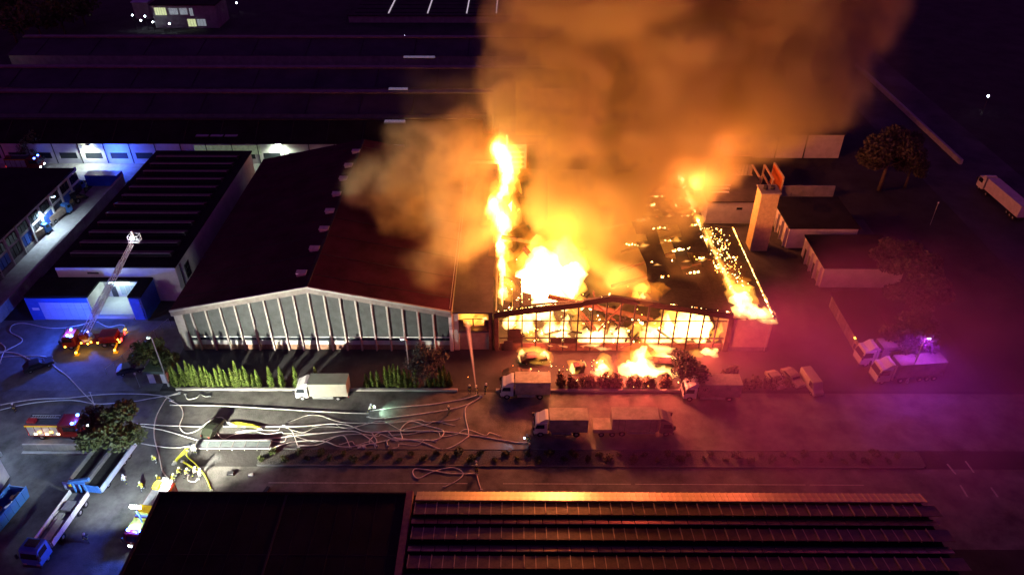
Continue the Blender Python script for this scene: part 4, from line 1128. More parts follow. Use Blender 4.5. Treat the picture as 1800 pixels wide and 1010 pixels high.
main = [blob(1075, 455, 114, 75, .9), blob(1040, 360, 120, 110), blob(1140, 380, 122, 100, .7), blob(1010, 250, 124, 120), blob(1130, 240, 127, 140), blob(990, 120, 128, 130), blob(1170, 110, 130, 160),
        blob(1310, 150, 134, 150), blob(1400, 140, 137, 110), blob(1330, 215, 134, 100), blob(1230, 270, 131, 90, .7), blob(970, 0, 130, 120), blob(1150, -30, 132, 170), blob(1330, -10, 136, 180), blob(1480, 10, 140, 130), blob(1100, -160, 134, 260), blob(1400, -160, 140, 230), blob(1085, 500, 103, 34, 1.0), blob(1100, 330, 124, 110), blob(1200, 320, 130, 70, .8), blob(960, 340, 126, 70, .8), blob(930, 210, 128, 70, .9), blob(905, 130, 128, 60, .8), blob(810, 190, 140, 90, .03), blob(1540, 140, 145, 90, .02), blob(1390, 560, 100, 40, .08), blob(1185, 460, 109, 55, .22), blob(1120, 420, 114, 60, .6)]
left = [blob(690, 330, 124, 85), blob(750, 300, 126, 95), blob(810, 320, 122, 85), blob(700, 385, 118, 62, .8), blob(640, 330, 122, 50), blob(810, 410, 112, 85, .8), blob(770, 460, 106, 70, .35), blob(800, 260, 134, 80, .7)]
smoke('smoke_column', 'huge brown smoke column towering over the burning hall', main, 0.85, 0.38, (0.82, 0.82, 0.40), 0.06, 1, .42, .62)
smoke('smoke_bank', 'lower bank of orange smoke rolling over the left hall roof', left, 0.7, 0.2, (0.82, 0.76, 0.38), 0.09, 2)

street_veil = [(34, 76, 2, 17, .5), (47, 78, 4, 24, .9), (60, 82, 5, 26, 1), (20, 77, 2, 16, .3)]
smoke('glow_tinted_haze', 'thin haze tinted violet for the glow low over the right street', street_veil, 2.0, 0.018, (0.82, 0.25, 1.0), 0.05, 5, .3, .7)  # added for the magenta glow, whose light is put into the haze colour

# ================================================================== VEHICLES (forward is +x)
wheel_t = MB().disc((0, 0, 0), 0.26, 0.5, w=0.32).build('tyre', RUBBER); WT = wheel_t.data; bpy.data.objects.remove(wheel_t)
wheel_r = MB().disc((0, 0, 0), 0.02, 0.27, w=0.22, n=10).build('rim', RIM); WR = wheel_r.data; bpy.data.objects.remove(wheel_r)
def wheel(t, x, y, s=1.0):
    o = share('wheel', WT, t, (x, y, 0.5 * s), (0, 0, 0), (s, s, s))
    share('rim', WR, o)
def cab(t, x0, x1, w, z0, z1, m, slope=0.35, lights=False, glass=GLASSD):
    h = z1 - z0
    MB().prism([(x0, z0), (x1, z0), (x1, z0 + h * 0.48), (x1 - slope, z1 - 0.1), (x1 - slope - 0.3, z1), (x0, z1)], 'y', -w / 2, w / 2).build('cab', m, t, bevel=0.05)
    a = Vector((x1 + 0.015, 0, z0 + h * 0.5)); b = Vector((x1 - slope + 0.025, 0, z1 - 0.22))
    q = [(a.x, -w * .45, a.z), (a.x, w * .45, a.z), (b.x, w * .42, b.z), (b.x, -w * .42, b.z)]
    MB().add(q + [(x - 0.05, y, z) for x, y, z in q], [(0, 1, 2, 3), (7, 6, 5, 4), (0, 4, 5, 1), (1, 5, 6, 2), (2, 6, 7, 3), (3, 7, 4, 0)]).build('windscreen', glass, t)
    for s in (-1, 1):
        q = [(x0 + 0.45, s * (w / 2 + .005), z0 + h * .5), (x1 - 0.2, s * (w / 2 + .005), z0 + h * .5), (x1 - slope - .1, s * (w / 2 + .005), z1 - .35), (x0 + .45, s * (w / 2 + .005), z1 - .35)]
        MB().add(q + [(x, y - s * .04, z) for x, y, z in q], [(0, 1, 2, 3), (7, 6, 5, 4), (0, 4, 5, 1), (1, 5, 6, 2), (2, 6, 7, 3), (3, 7, 4, 0)]).build('side_window', glass, t)
        MB().box(x1 - 0.1, x1 + 0.15, s * (w / 2 + .25) - .1, s * (w / 2 + .25) + .1, z0 + h * .5, z0 + h * .8).build('mirror', METALD, t)
        MB().box(x1 - .02, x1 + .06, s * w * .36 - .22, s * w * .36 + .22, z0 + .15, z0 + .4).build('headlight', LEDW if lights else mat('lamp_glass', (0.5, 0.5, 0.5), 0.2, var=0), t)
    MB().box(x1 - .05, x1 + .12, -w * .5, w * .5, z0 - .25, z0 + .1).build('bumper', METALD, t)
def box_truck(px0, px1, py, label, facing, roof_m, side_m, cabm=TWHITE, L=None, hbox=2.55, defl=True, group='box trucks parked along the street', yoff=0.0):
    a, b = gp(px0, py), gp(px1, py)
    L = L or (b - a).length
    t = thing('box_truck', label, 'truck', ((a.x + b.x) / 2, (a.y + b.y) / 2 + 1.2 + yoff, 0.02), 0 if facing > 0 else PI, group)
    f = L / 2
    MB().box(-f + .2, f - .3, -.45, .45, .55, .95).build('chassis', METALD, t)
    cab(t, f - 2.0, f, 2.35, .6, 2.85, cabm)
    bx = MB().box(-f, f - 2.25, -1.25, 1.25, 1.0, 1.0 + hbox).build('cargo_box', side_m, t, bevel=0.03)
    MB().box(-f - .01, f - 2.24, -1.26, 1.26, 1.0 + hbox + .003, 1.0 + hbox + .05).build('box_roof', roof_m, t)
    for k in range(5):
        xx = -f + (L - 2.25) * (k + .5) / 5
        MB().box(xx - .03, xx + .03, -1.275, -1.252, 1.05, .95 + hbox).build('side_rib', side_m, t)
    MB().box(-f - .03, -f - .005, -1.15, 1.15, 1.1, .9 + hbox).build('rear_door', side_m, t)
    if defl:
        MB().prism([(f - 2.1, 2.87), (f - .75, 2.87), (f - 1.7, 3.5), (f - 2.1, 3.5)], 'y', -1.05, 1.05).build('wind_deflector', cabm, t)
    for s in (-1, 1):
        wheel(t, f - 1.0, s * 1.05); wheel(t, -f + 1.6, s * 1.05)
        MB().box(-f + 2.3, f - 2.6, s * 1.15 - .03, s * 1.15 + .03, .45, .9).build('side_guard', METAL, t)
        MB().box(-f - .05, -f + .03, s * 1.0 - .15, s * 1.0 + .15, .75, .92).build('tail_lamp', mat('red_lens', (0.4, 0.02, 0.02), 0.3, var=0), t)
    return t
GREYBX = mat('weathered_box', (0.23, 0.2, 0.18), 0.6, var=0.45, scale=0.7)
box_truck(521, 613, 705, 'white cab truck with green roofed cream box, brightest on the street', -1, TARP, TARPS)
box_truck(880, 967, 702, 'grey box truck by the kerb below the firefighters, cab facing left', -1, GREYBX, GREYBX)
box_truck(1200, 1299, 706, 'orange lit box truck beside the scorched tree', -1, GREYBX, GREYBX)
t2 = box_truck(938, 1032, 768, 'box truck facing left with low trailer behind it mid street', -1, GREYBX, GREYBX)
MB().box(-8.6, -4.75, -1.2, 1.2, .9, 1.6).build('drawbar_trailer', GREYBX, t2)
for s in (-1, 1):
    wheel(t2, -6.0, s * 1.0, .9); wheel(t2, -7.6, s * 1.0, .9)
t3 = box_truck(1074, 1182, 767, 'ribbed box truck facing right with dark cab mid street', 1, GREYBX, GREYBX, mat('dark_cab', (0.15, 0.12, 0.12), 0.5, var=0.2, scale=1.5))
for (x0_, x1_) in ((-3.6, -2.7), (1.0, 1.9)):
    MB().box(x0_, x0_ + .05, -1.285, -1.255, 1.1, 3.4).box(x1_, x1_ + .05, -1.285, -1.255, 1.1, 3.4).box(x0_ + .05, x1_, -1.285, -1.255, 3.35, 3.4).build('side_door_frame', METALD, t3)
# semi-trailers
def semi(loc, rz, label, L=13.0, cabm=TWHITE, boxm=GREYBX, swing=0.0):
    t = thing('semi_trailer_truck', label, 'truck', loc, rz, 'articulated trucks parked on the right')
    f = L / 2
    MB().box(-f, f - 3.2, -1.25, 1.25, 1.15, 3.85).build('trailer_box', boxm, t, bevel=.04)
    MB().box(-f, f - 3.2, -1.26, 1.26, 3.853, 3.9).build('trailer_roof', boxm, t)
    MB().box(-f + .3, f - .6, -.45, .45, .6, 1.1).build('chassis', METALD, t)
    cab(t, f - 2.3, f, 2.45, .6, 3.3, cabm)
    MB().prism([(f - 2.4, 3.32), (f - 1.0, 3.32), (f - 1.9, 3.95), (f - 2.4, 3.95)], 'y', -1.15, 1.15).build('wind_deflector', cabm, t)
    for s in (-1, 1):
        MB().box(f - 2.7, f - 2.4, s * 1.2 - .05, s * 1.2 + .05, .9, 3.8).build('side_fairing', cabm, t)
        for x in (f - 1.1, f - 4.2, -f + 1.2, -f + 2.4, -f + 3.6):
            wheel(t, x, s * 1.05)
    return t
semi((62.6, 89.9, .02), R(186), 'articulated truck by the right street lamp, nearer of two with pale cabs', 11.0)
semi((61.8, 94.1, .02), R(186), 'articulated truck with pale cab behind another under the right street lamp', 11.5)
semi((107.8, 147.0, .02), R(92), 'far articulated truck standing alone at the right edge', 16.0, TWHITE, mat('lilac_box', (0.45, 0.4, 0.45), 0.6, var=0.2, scale=.8))
# parked vans and cars
def car(name, px, py, rz, label, m, L=4.4, h=1.45, van=False, burnt=False, group='parked and burnt cars', y=None):
    p = gp(px, py)
    t = thing(name, label, 'van' if van else 'car', (p.x, p.y, .02), rz, group)
    f = L / 2
    if van:
        prof = [(-f, .3), (f, .3), (f, .95), (f - .5, 1.15), (f - 1.1, h), (-f + .1, h), (-f, h - .2)]
    else:
        prof = [(-f, .3), (f, .3), (f, .8), (f - 1.2, .95), (f - 1.9, h), (-f + 1.0, h), (-f + .2, .98), (-f, .9)]
    MB().prism(prof, 'y', -.85, .85).build('body', m, t, bevel=.07)
    gl = CHAR if burnt else GLASSD
    for s in (-1, 1):
        if van: q = [(f - 1.9, 1.2), (f - .7, 1.2), (f - 1.15, h - .12), (f - 1.9, h - .12)]
        else: q = [(-f + .7, 1.0), (f - 1.45, 1.0), (f - 1.95, h - .1), (-f + 1.1, h - .1)]
        MB().prism(q, 'y', s * .83, s * .862).build('side_window', gl, t)
        for x in (f - .85, -f + .85):
            wheel(t, x, s * .78, .62)
        MB().box(f - .02, f + .04, s * .6 - .15, s * .6 + .15, .6, .76).build('headlight', METAL, t)
        MB().box(-f - .04, -f + .02, s * .65 - .12, s * .65 + .12, .7, .9).build('tail_lamp', mat('red_lens', (0.4, 0.02, 0.02), 0.3, var=0), t)
    a = (f - .72 if van else f - 1.28); b = (f - 1.12 if van else f - 1.88)
    MB().add([(a, -.7, 1.06), (a, .7, 1.06), (b, .66, h - .06), (b, -.66, h - .06)], [(0, 1, 2, 3)]).build('windscreen', gl, t)
    return t
car('van', 1424, 680, R(-80), 'rounded pale van nose to the street right of the hall', TARPS, 5.0, 2.3, True)
car('estate_car', 1392, 668, R(-70), 'low car parked left of the rounded pale van', GREYBX)
car('hatchback', 1362, 672, R(-75), 'small car in the dark just right of the forecourt bushes', GREYBX, 4.0)
car('burnt_car', 938, 634, R(10), 'burning car wreck by the left door of the hall', CHAR, 4.4, 1.4, False, True)
car('burnt_car', 908, 662, R(4), 'scorched car behind the kerbside box truck', BURNT, 4.5, 1.4, False, True)
car('burnt_car', 1160, 648, R(-3), 'burnt van wreck under the broad low flame', CHAR, 5.5, 1.9, True, True)
car('parked_car', 70, 645, R(35), 'dark car in the yard left of the ladder truck', METALD, 4.4)
car('parked_car', 232, 652, R(20), 'dark car half hidden by the bush near the gate hut', METALD, 4.2)
car('parked_car', 376, 757, R(75), 'small dark car in shadow above the pavement canopy', mat('dark_olive_paint', (0.02, 0.024, 0.015), .4, var=.2), 3.9)
sk = thing('tilted_bin', 'charred tilted box standing beside the small forecourt flame', 'bin', tuple(gp(1018, 652)), 0.1)
MB().prism([(-.8, 0), (.7, .1), (.9, 1.5), (-.7, 1.3)], 'y', -.6, .6).build('shell', CHAR, sk, bevel=.04)
MB().box(-.85, .95, -.62, .62, 1.52, 1.6).build('lid', CHAR, sk).rotation_euler = (0, R(-7), 0)

# ---- fire engines
BLUEC = (0.03, 0.10, 1.0)
def fire_engine(loc, rz, label, L=8.0, lights=True, mast=False):
    t = thing('fire_engine', label, 'fire engine', loc, rz, 'fire engines at the scene')
    f = L / 2
    MB().box(-f + .2, f - .4, -.5, .5, .5, .9).build('chassis', METALD, t)
    MB().box(-f, f - 2.75, -1.22, 1.22, .75, 3.05).build('body', RED, t, bevel=.05)
    cab(t, f - 2.7, f, 2.4, .6, 3.0, RED, .3, lights)
    MB().box(-f + .1, f - 2.85, -1.1, 1.1, 3.052, 3.12).build('roof_deck', METAL if mast else METALD, t)
    for s in (-1, 1):
        n_ = 4
        for k in range(n_):
            a = -f + .25 + (L - 3.2) * k / n_; b = a + (L - 3.2) / n_ - .12
            MB().box(a, b, s * 1.225 - .01, s * 1.225 + .012, 1.0, 2.7).build('roller_shutter', ribbed('shutter', (0.5, 0.5, 0.48), 9, 'Z', .4), t)
        MB().box(-f, f - 2.8, s * 1.232 - .01, s * 1.232 + .01, 2.74, 2.95).build('stripe', YEL, t)
        for x in (f - 1.3, -f + 1.7):
            wheel(t, x, s * 1.02)
        MB().box(-f - .05, -f + .02, s * .95 - .18, s * .95 + .18, .9, 1.3).build('tail_lamp', REDL, t)
        MB().box(f - .9, f - .6, s * .85 - .14, s * .85 + .14, 3.0, 3.22).build('blue_beacon', BLUEL, t)
    ld = MB()
    for s in (-.25, .25): ld.box(-f + .5, f - 3, s + .3 - .03, s + .3 + .03, 3.3, 3.4)
    for k in range(10): ld.box(-f + .7 + (L - 4) * k / 10, -f + .75 + (L - 4) * k / 10, .05, .55, 3.33, 3.37)
    ld.build('roof_ladder', METAL, t)
    MB().box(-f + .4, -f + 1.6, -1.0, -.2, 3.125, 3.6).build('roof_locker', YEL if mast else RED, t, bevel=.03)
    if mast:
        MB().box(f - 4.2, f - 3.0, -1.0, 1.0, 3.125, 3.7).build('roof_locker', YEL, t, bevel=.03)
        MB().box(f - 2.6, f - .9, -1.05, 1.05, 3.005, 3.12).build('cab_roof_plate', YEL, t)
        MB().box(-f - .02, -f + .9, -1.05, 1.05, 3.125, 3.3).build('roof_hatch', WHITE, t)
    return t
fe1 = fire_engine((-67.0, 77.0, .02), 0, 'red fire engine on the street with amber lit equipment lockers', 7.6)
for k, x in enumerate((-2.8, -2.1, -1.2, -.4, .5)):
    MB().box(x, x + .35, -1.3, -1.245, 1.2 + .4 * (k % 2), 1.45 + .4 * (k % 2)).build('locker_lamp', AMBER if k % 2 else emis('lamp_warm', (1, .75, .4), 12), fe1)
lamp('locker_light', 'POINT', (-1.2, -2.0, 1.6), 60, (1, .6, .25), fe1, .3)
lamp('headlight_beam', 'SPOT', (3.95, 0, 1.1), 1200, (.9, .95, 1), fe1, .15, (R(82), 0, R(-90)), R(70), .6)
lamp('beacon_light', 'POINT', (3.2, 0, 3.6), 900, BLUEC, fe1, .15)
fe3 = fire_engine((-46.9, 61.5, .02), R(263), 'fire engine with yellow roof lockers and raised lamp mast beside the dark roof', 8.6, True, True)
mastx = (2.3, .35)
MB().tube([(mastx[0], mastx[1], 3.1), (mastx[0], mastx[1], 6.0)], .09, 8).build('lamp_mast', METAL, fe3)
for k in range(4):
    MB().box(mastx[0] - .15, mastx[0] + .15, mastx[1] - .7 + .36 * k, mastx[1] - .4 + .36 * k, 6.0, 6.25).build('mast_lamp', emis('mast_lens', (1, 1, .9), 40), fe3)
lamp('beacon_light', 'POINT', (3.4, -.3, 3.7), 3800, BLUEC, fe3, .15)
ml = lamp('mast_light', 'SPOT', (-46.8, 59.0, 6.6), 230000, (1.0, 0.97, 0.80), None, .25, None, R(70), 1.0); aim(ml, (-36.5, 92, 2.5))
ml2 = lamp('mast_light', 'SPOT', (-47.6, 59.2, 6.9), 15000, (0.8, 0.95, 1.0), None, .3, None, R(105), .8); aim(ml2, (-56, 71, 2.0))

MB().box(-4.36, -4.25, -.3, .3, 3.35, 3.6).build('added_lamp_box', emis('mast_lens', (1, 1, .9), 40), fe3)  # made-up housing for the added spot below
wl3 = lamp('added_fill_light', 'SPOT', (-46.4, 66.5, 3.9), 2600, (1.0, 1.0, .85), None, .25, None, R(120), .7); aim(wl3, (-42.5, 71.5, 0))  # added fill spot, lifts the shadowed hose team behind the engine
# ---- turntable ladder truck
lt = thing('ladder_truck', 'turntable ladder fire truck with raised ladder and amber lamps in the yard', 'fire engine', (-71.2, 97.6, .02), R(186), 'fire engines at the scene')
MB().box(-4.6, 4.2, -.55, .55, .55, 1.0).build('chassis', METALD, lt)
cab(lt, 2.6, 4.8, 2.4, .6, 2.7, RED, .3)
MB().box(-4.7, 2.4, -1.2, 1.2, 1.0, 1.35).build('deck', RED, lt, bevel=.03)
MB().box(-3.9, -1.2, -1.15, 1.15, 1.352, 2.3).build('equipment_box', RED, lt, bevel=.05)
MB().box(-3.4, -2.0, -1.17, -1.152, 1.6, 2.0).build('side_sign', WHITE, lt)
MB().tube([(1.0, 0, 1.35), (1.0, 0, 2.0)], [1.05, .9], 14).build('turntable', METAL, lt)
MB().box(.4, 1.7, .5, 1.2, 2.0, 3.0).build('control_seat', RED, lt, bevel=.05)
for s in (-1, 1):
    for x in (3.6, -1.8, -3.2):
        wheel(lt, x, s * 1.02)
    for x in (2.2, -4.0):
        MB().bar((x, s * 1.1, .8), (x, s * 2.6, .55), .25, .25).bar((x, s * 2.55, .6), (x, s * 2.6, 0), .2, .2).box(x - .35, x + .35, s * 2.6 - .35, s * 2.6 + .35, 0, .08).build('outrigger', YEL, lt)
        MB().box(x - .12, x + .12, s * 2.75 - .12, s * 2.75 + .12, .5, .72).build('amber_lamp', AMBER, lt)
    MB().box(3.4, 3.7, s * .8 - .15, s * .8 + .15, 2.7, 2.95).build('blue_beacon', BLUEL, lt)
    MB().box(-4.78, -4.7, s * .9 - .2, s * .9 + .2, 1.1, 1.6).build('tail_lamp', REDL, lt)
for (x, z) in ((1.6, 1.45), (.6, 1.2), (0, 1.5), (-1.0, 1.25), (-4.4, 1.7), (-4.5, 1.2), (4.4, .8)):
    MB().box(x - .1, x + .1, 1.22, 1.36, z - .1, z + .1).build('amber_lamp', AMBER, lt)
lamp('amber_light', 'POINT', (1.0, 2.4, 1.2), 90, (1, .45, .05), lt, .2)
lamp('amber_light', 'POINT', (-4.2, 2.6, 1.2), 60, (1, .35, .05), lt, .2)
lamp('tail_light', 'POINT', (-5.6, 0, 1.6), 60, (1, .05, .08), lt, .2)
lamp('beacon_light', 'POINT', (3.6, 0, 3.6), 7000, BLUEC, lt, .2)
lamp('ladder_fill', 'POINT', (-71.5, 98.6, 9.5), 420, (.7, .8, 1), None, .2)  # added fill without a fixture, brightens the ladder only
# ladder sections (modelled in world, from turntable to tip)
la, lb_ = Vector((-72.0, 97.4, 2.3)), gy(234, 428, 103.5)
ldir = (lb_ - la); ln = ldir.length; ldir.normalize()
side = ldir.cross(Vector((0, 0, 1))).normalized(); upn = side.cross(ldir).normalized()
for k in range(4):
    s0, s1 = ln * (0.0 + .22 * k), ln * min(1.0, .40 + .2 * k)
    w = .62 - .09 * k; h = .75 - .1 * k
    mb = MB()
    for sd in (-1, 1):
        for hh in (0, h):
            mb.bar(la + ldir * s0 + side * sd * w + upn * hh, la + ldir * s1 + side * sd * w + upn * hh, .1, .1)
        nn = int((s1 - s0) / .7)
        for q in range(nn):
            a = s0 + (s1 - s0) * q / nn; b = s0 + (s1 - s0) * (q + 1) / nn
            mb.bar(la + ldir * a + side * sd * w + upn * (0 if q % 2 else h), la + ldir * b + side * sd * w + upn * (h if q % 2 else 0), .06, .06)
    nn = int((s1 - s0) / .4)
    for q in range(nn):
        a = s0 + (s1 - s0) * q / nn
        mb.bar(la + ldir * a - side * w, la + ldir * a + side * w, .05, .05)
    o = mb.build('ladder_section', mat('ladder_alloy', (0.6, 0.6, 0.6), .4, .3, var=.15, scale=3), lt)
    o.matrix_parent_inverse = lt.matrix_basis.inverted()
bk = MB()
bc = lb_ + Vector((.4, .2, .4))
for z in (0, .55, 1.1):
    for a, b in (((-.8, -.6), (.8, -.6)), ((.8, -.6), (.8, .6)), ((.8, .6), (-.8, .6)), ((-.8, .6), (-.8, -.6))):
        bk.bar(bc + Vector((*a, z)), bc + Vector((*b, z)), .06, .06)
for a in ((-.8, -.6), (.8, -.6), (.8, .6), (-.8, .6)):
    bk.bar(bc + Vector((*a, 0)), bc + Vector((*a, 1.1)), .06, .06)
bk.box(bc.x - .8, bc.x + .8, bc.y - .6, bc.y + .6, bc.z - .06, bc.z)
o = bk.build('basket', MATS['ladder_alloy'], lt); o.matrix_parent_inverse = lt.matrix_basis.inverted()
o = MB().box(bc.x - .3, bc.x + .3, bc.y - .75, bc.y - .6, bc.z + .7, bc.z + .95).build('basket_lamp', LEDW, lt); o.matrix_parent_inverse = lt.matrix_basis.inverted()
lamp('basket_light', 'POINT', tuple(bc + Vector((0, -1.2, 1.6))), 500, (1, .95, .9), None, .2)

# ---- blue flatbed truck with loading crane, lower left
p0, p1 = Vector((-58.3, 54.8, 0)), Vector((-57.0, 66.4, 0))
ft = thing('flatbed_truck', 'blue cab flatbed truck with white drop sides and folded crane', 'truck', (-58.6, 60.2, .02), R(264))
MB().box(-5.6, 5.2, -.5, .5, .55, 1.05).build('chassis', METALD, ft)
cab(ft, 3.4, 5.6, 2.45, .65, 3.15, TBLUE, .35)
MB().box(3.7, 4.7, -.75, .75, 3.16, 3.3).build('sun_roof_hatch', METALD, ft)
MB().box(-5.0, 3.1, -1.22, 1.22, 1.06, 1.2).build('load_bed', mat('steel_deck', (0.2, 0.21, 0.22), .6, .3, var=.3, scale=1.5), ft)
for s in (-1, 1):
    for k in range(4):
        MB().box(-4.95 + 2.0 * k, -3.0 + 2.0 * k, s * 1.25 - .03, s * 1.25 + .03, 1.1, 2.0).build('drop_side', TWHITE, ft)
    for x in (4.3, 1.2, -2.6, -3.9):
        wheel(ft, x, s * 1.05)
MB().box(3.12, 3.18, -1.2, 1.2, 1.1, 2.3).build('headboard', TWHITE, ft)
MB().box(-.4, 2.6, -.2, .75, 1.21, 1.75).build('timber_load', mat('pale_boards', (.5, .5, .45), .7, var=.2, scale=2), ft)
for k in range(3):
    MB().box(-1.6, .6, -.9 + .3 * k, -.65 + .3 * k, 1.21, 1.45).build('pipe_load', TWHITE, ft)
MB().box(-3.4, -1.9, -.8, .6, 1.21, 1.7).build('steel_crate', METAL, ft)
for y in (-.8, 0, .8):
    MB().box(-5.35, -5.15, y - .1, y + .1, 1.1, 3.0).build('crane_post', TBLUE, ft)
MB().box(-5.4, -5.1, -1.0, 1.0, 2.9, 3.15).build('crane_head', TBLUE, ft)
MB().bar((-5.2, -1.2, 3.1), (-5.6, 1.6, 3.6), .4, .4).build('crane_arm', TBLUE, ft)
MB().box(-5.5, -5.0, -1.2, -.9, 2.4, 2.9).build('warning_plate', YEL, ft)
# ---- open trailer with blue end boards
tr = thing('open_trailer', 'open trailer with pale blue side rail and ribbed end boards', 'trailer', (-57.6, 70.2, .02), R(262))
MB().box(-4.4, 4.2, -2.6, 2.7, .7, .85).build('deck', METALD, tr)
MB().box(-4.3, 4.2, 2.55, 2.75, .86, 1.7).build('side_rail', mat('pale_blue_rail', (.4, .5, .6), .5, var=.15, scale=1), tr)
MB().box(-4.3, 4.2, -2.75, -2.55, .86, 1.6).build('side_rail', CONCD, tr)
MB().box(-4.3, 4.2, -.35, .0, .86, 1.5).build('centre_rail', CONCD, tr)
for k in range(4):
    MB().box(4.22, 4.35, -2.7 + .58 * k, -2.17 + .58 * k, .8, 2.1).build('end_board', mat('ice_blue_board', (.4, .55, .7), .5, var=.15, scale=1), tr)
    MB().box(4.22, 4.35, .2 + .6 * k, .75 + .6 * k, .8, 2.1).build('end_board', TBLUE, tr)
for s in (-1, 1):
    for x in (-2.6, -1.4, 2.6):
        wheel(tr, x, s * 2.35)
# ---- skip container
dc = thing('skip_container', 'long blue open skip full of scrap at the left edge', 'container', (-67.2, 62.3, .02), R(82))
MB().box(-3.4, 3.4, -1.2, 1.2, .15, .3).build('floor', TBLUE, dc)
for s in (-1, 1):
    MB().prism([(-3.4, .3), (3.4, .3), (3.7, 2.0), (-3.7, 2.0)], 'y', s * 1.2 - .05, s * 1.2 + .05).build('side_wall', TBLUE, dc)
    MB().box(s * 3.45 - .06, s * 3.45 + .06, -1.14, 1.14, .3, 1.95).build('end_wall', TBLUE, dc)
    for k in range(6):
        MB().box(-2.9 + 1.1 * k, -2.8 + 1.1 * k, s * 1.29 - .04, s * 1.29 + .04, .3, 1.95).build('stiffener', TBLUE, dc)
sc_r = random.Random(4)
for k in range(26):
    x, y, z = sc_r.uniform(-3, 3), sc_r.uniform(-.8, .8), sc_r.uniform(.6, 1.4)
    MB().bar((x, y, z), (x + sc_r.uniform(-.9, .9), y + sc_r.uniform(-.4, .4), z + sc_r.uniform(-.2, .3)), sc_r.uniform(.2, .7), sc_r.uniform(.05, .3)).build('scrap', sc_r.choice([CONC, METAL, BRICK, TWHITE]), dc)
# ---- machines in the depot yard
def machine(px, py, label, kind):
    p = gp(px, py)
    if kind == 'truck':
        t = thing('tipper_truck', label, 'truck', (p.x, p.y, .03), R(75), 'vehicles in the depot yard')
        MB().box(-3, 2.6, -.45, .45, .5, .9).build('chassis', METALD, t)
        cab(t, 1.6, 3.2, 2.2, .55, 2.5, TBLUE)
        MB().prism([(-3, .95), (1.3, .95), (1.5, 2.1), (-3.2, 2.1)], 'y', -1.15, 1.15).build('tipper_body', mat('rusty_body', (.22, .16, .12), .8, var=.3, scale=1.5), t)
        for s in (-1, 1):
            for x in (2.2, -1.9): wheel(t, x, s * .95, .9)
    else:
        t = thing('wheel_loader', label, 'loader', (p.x, p.y, .03), R(70), 'vehicles in the depot yard')
        MB().prism([(-2.4, .8), (0.2, .8), (.2, 1.5), (-2.4, 1.7)], 'y', -.8, .8).build('engine_cover', mat('dull_yellow', (.4, .32, .12), .6, var=.2, scale=2), t, bevel=.05)
        MB().box(.0, 1.3, -.65, .65, 1.0, 2.8).build('cab', GLASSD, t)
        MB().box(-.1, 1.4, -.75, .75, 2.802, 2.95).build('cab_roof', METAL, t)
        for s in (-1, 1):
            MB().bar((1.1, s * .5, 1.4), (3.0, s * .5, .6), .2, .3).build('lift_arm', MATS['dull_yellow'], t)
            for x in (1.0, -1.6): wheel(t, x, s * 1.0, 1.3)
        MB().prism([(2.9, .15), (3.9, .1), (3.0, 1.2)], 'y', -1.2, 1.2).build('bucket', METALD, t)
    return t
machine(104, 384, 'tipper truck with rusty body parked mid depot yard', 'truck')
machine(126, 360, 'wheel loader standing behind the rusty tipper', 'loader')
machine(66, 420, 'nearest blue cab truck beside the depot windows', 'truck')
machine(128, 342, 'farthest pale cab truck beside the depot windows', 'truck')
bk2 = thing('blue_container', 'bright blue container at the head of the depot yard', 'container', (-95.0, 155.6, .03), 0)
MB().box(-4.2, 3.4, -1.2, 1.2, 0, 2.6).build('shell', mat('vivid_blue', (.02, .06, .6), .5, var=.15, scale=1), bk2)
for k in range(14):
    MB().box(-4.0 + .54 * k, -3.8 + .54 * k, -1.26, -1.205, .1, 2.5).build('corrugation', MATS['vivid_blue'], bk2)
MB().box(-4.2, 3.4, -1.22, 1.22, 2.602, 2.7).build('roof', METAL, bk2)
lamp('yard_beacon', 'POINT', (-96.5, 163.0, 3.0), 5000, BLUEC, None, .2)
fe4 = fire_engine((-118, 163.2, .03), 0, 'distant fire engine behind the depot with blue and red lights', 8.0)

# ================================================================== PLANTS
def leaf_cloud(centres, n, size, seed, squash=0.8):
    """many small leaf-sized faces through a set of clump spheres"""
    r_ = random.Random(seed)
    mb = MB()
    tot = sum(c[3] ** 2 for c in centres)
    for (cx, cy_, cz, cr) in centres:
        k = int(n * cr * cr / tot)
        for _ in range(k):
            d = Vector((r_.gauss(0, 1), r_.gauss(0, 1), r_.gauss(0, 1))).normalized() * cr * (r_.random() ** 0.45)
            p = Vector((cx + d.x, cy_ + d.y, cz + d.z * squash))
            a = Vector((r_.gauss(0, 1), r_.gauss(0, 1), r_.gauss(0, 1))).normalized()
            b = a.cross(Vector((r_.gauss(0, 1), r_.gauss(0, 1), r_.gauss(0, 1)))).normalized()
            s = size * r_.uniform(.6, 1.3)
            mb.add([p - a * s, p + b * s * .55, p + a * s, p - b * s * .55], [(0, 1, 2, 3)])
    return mb
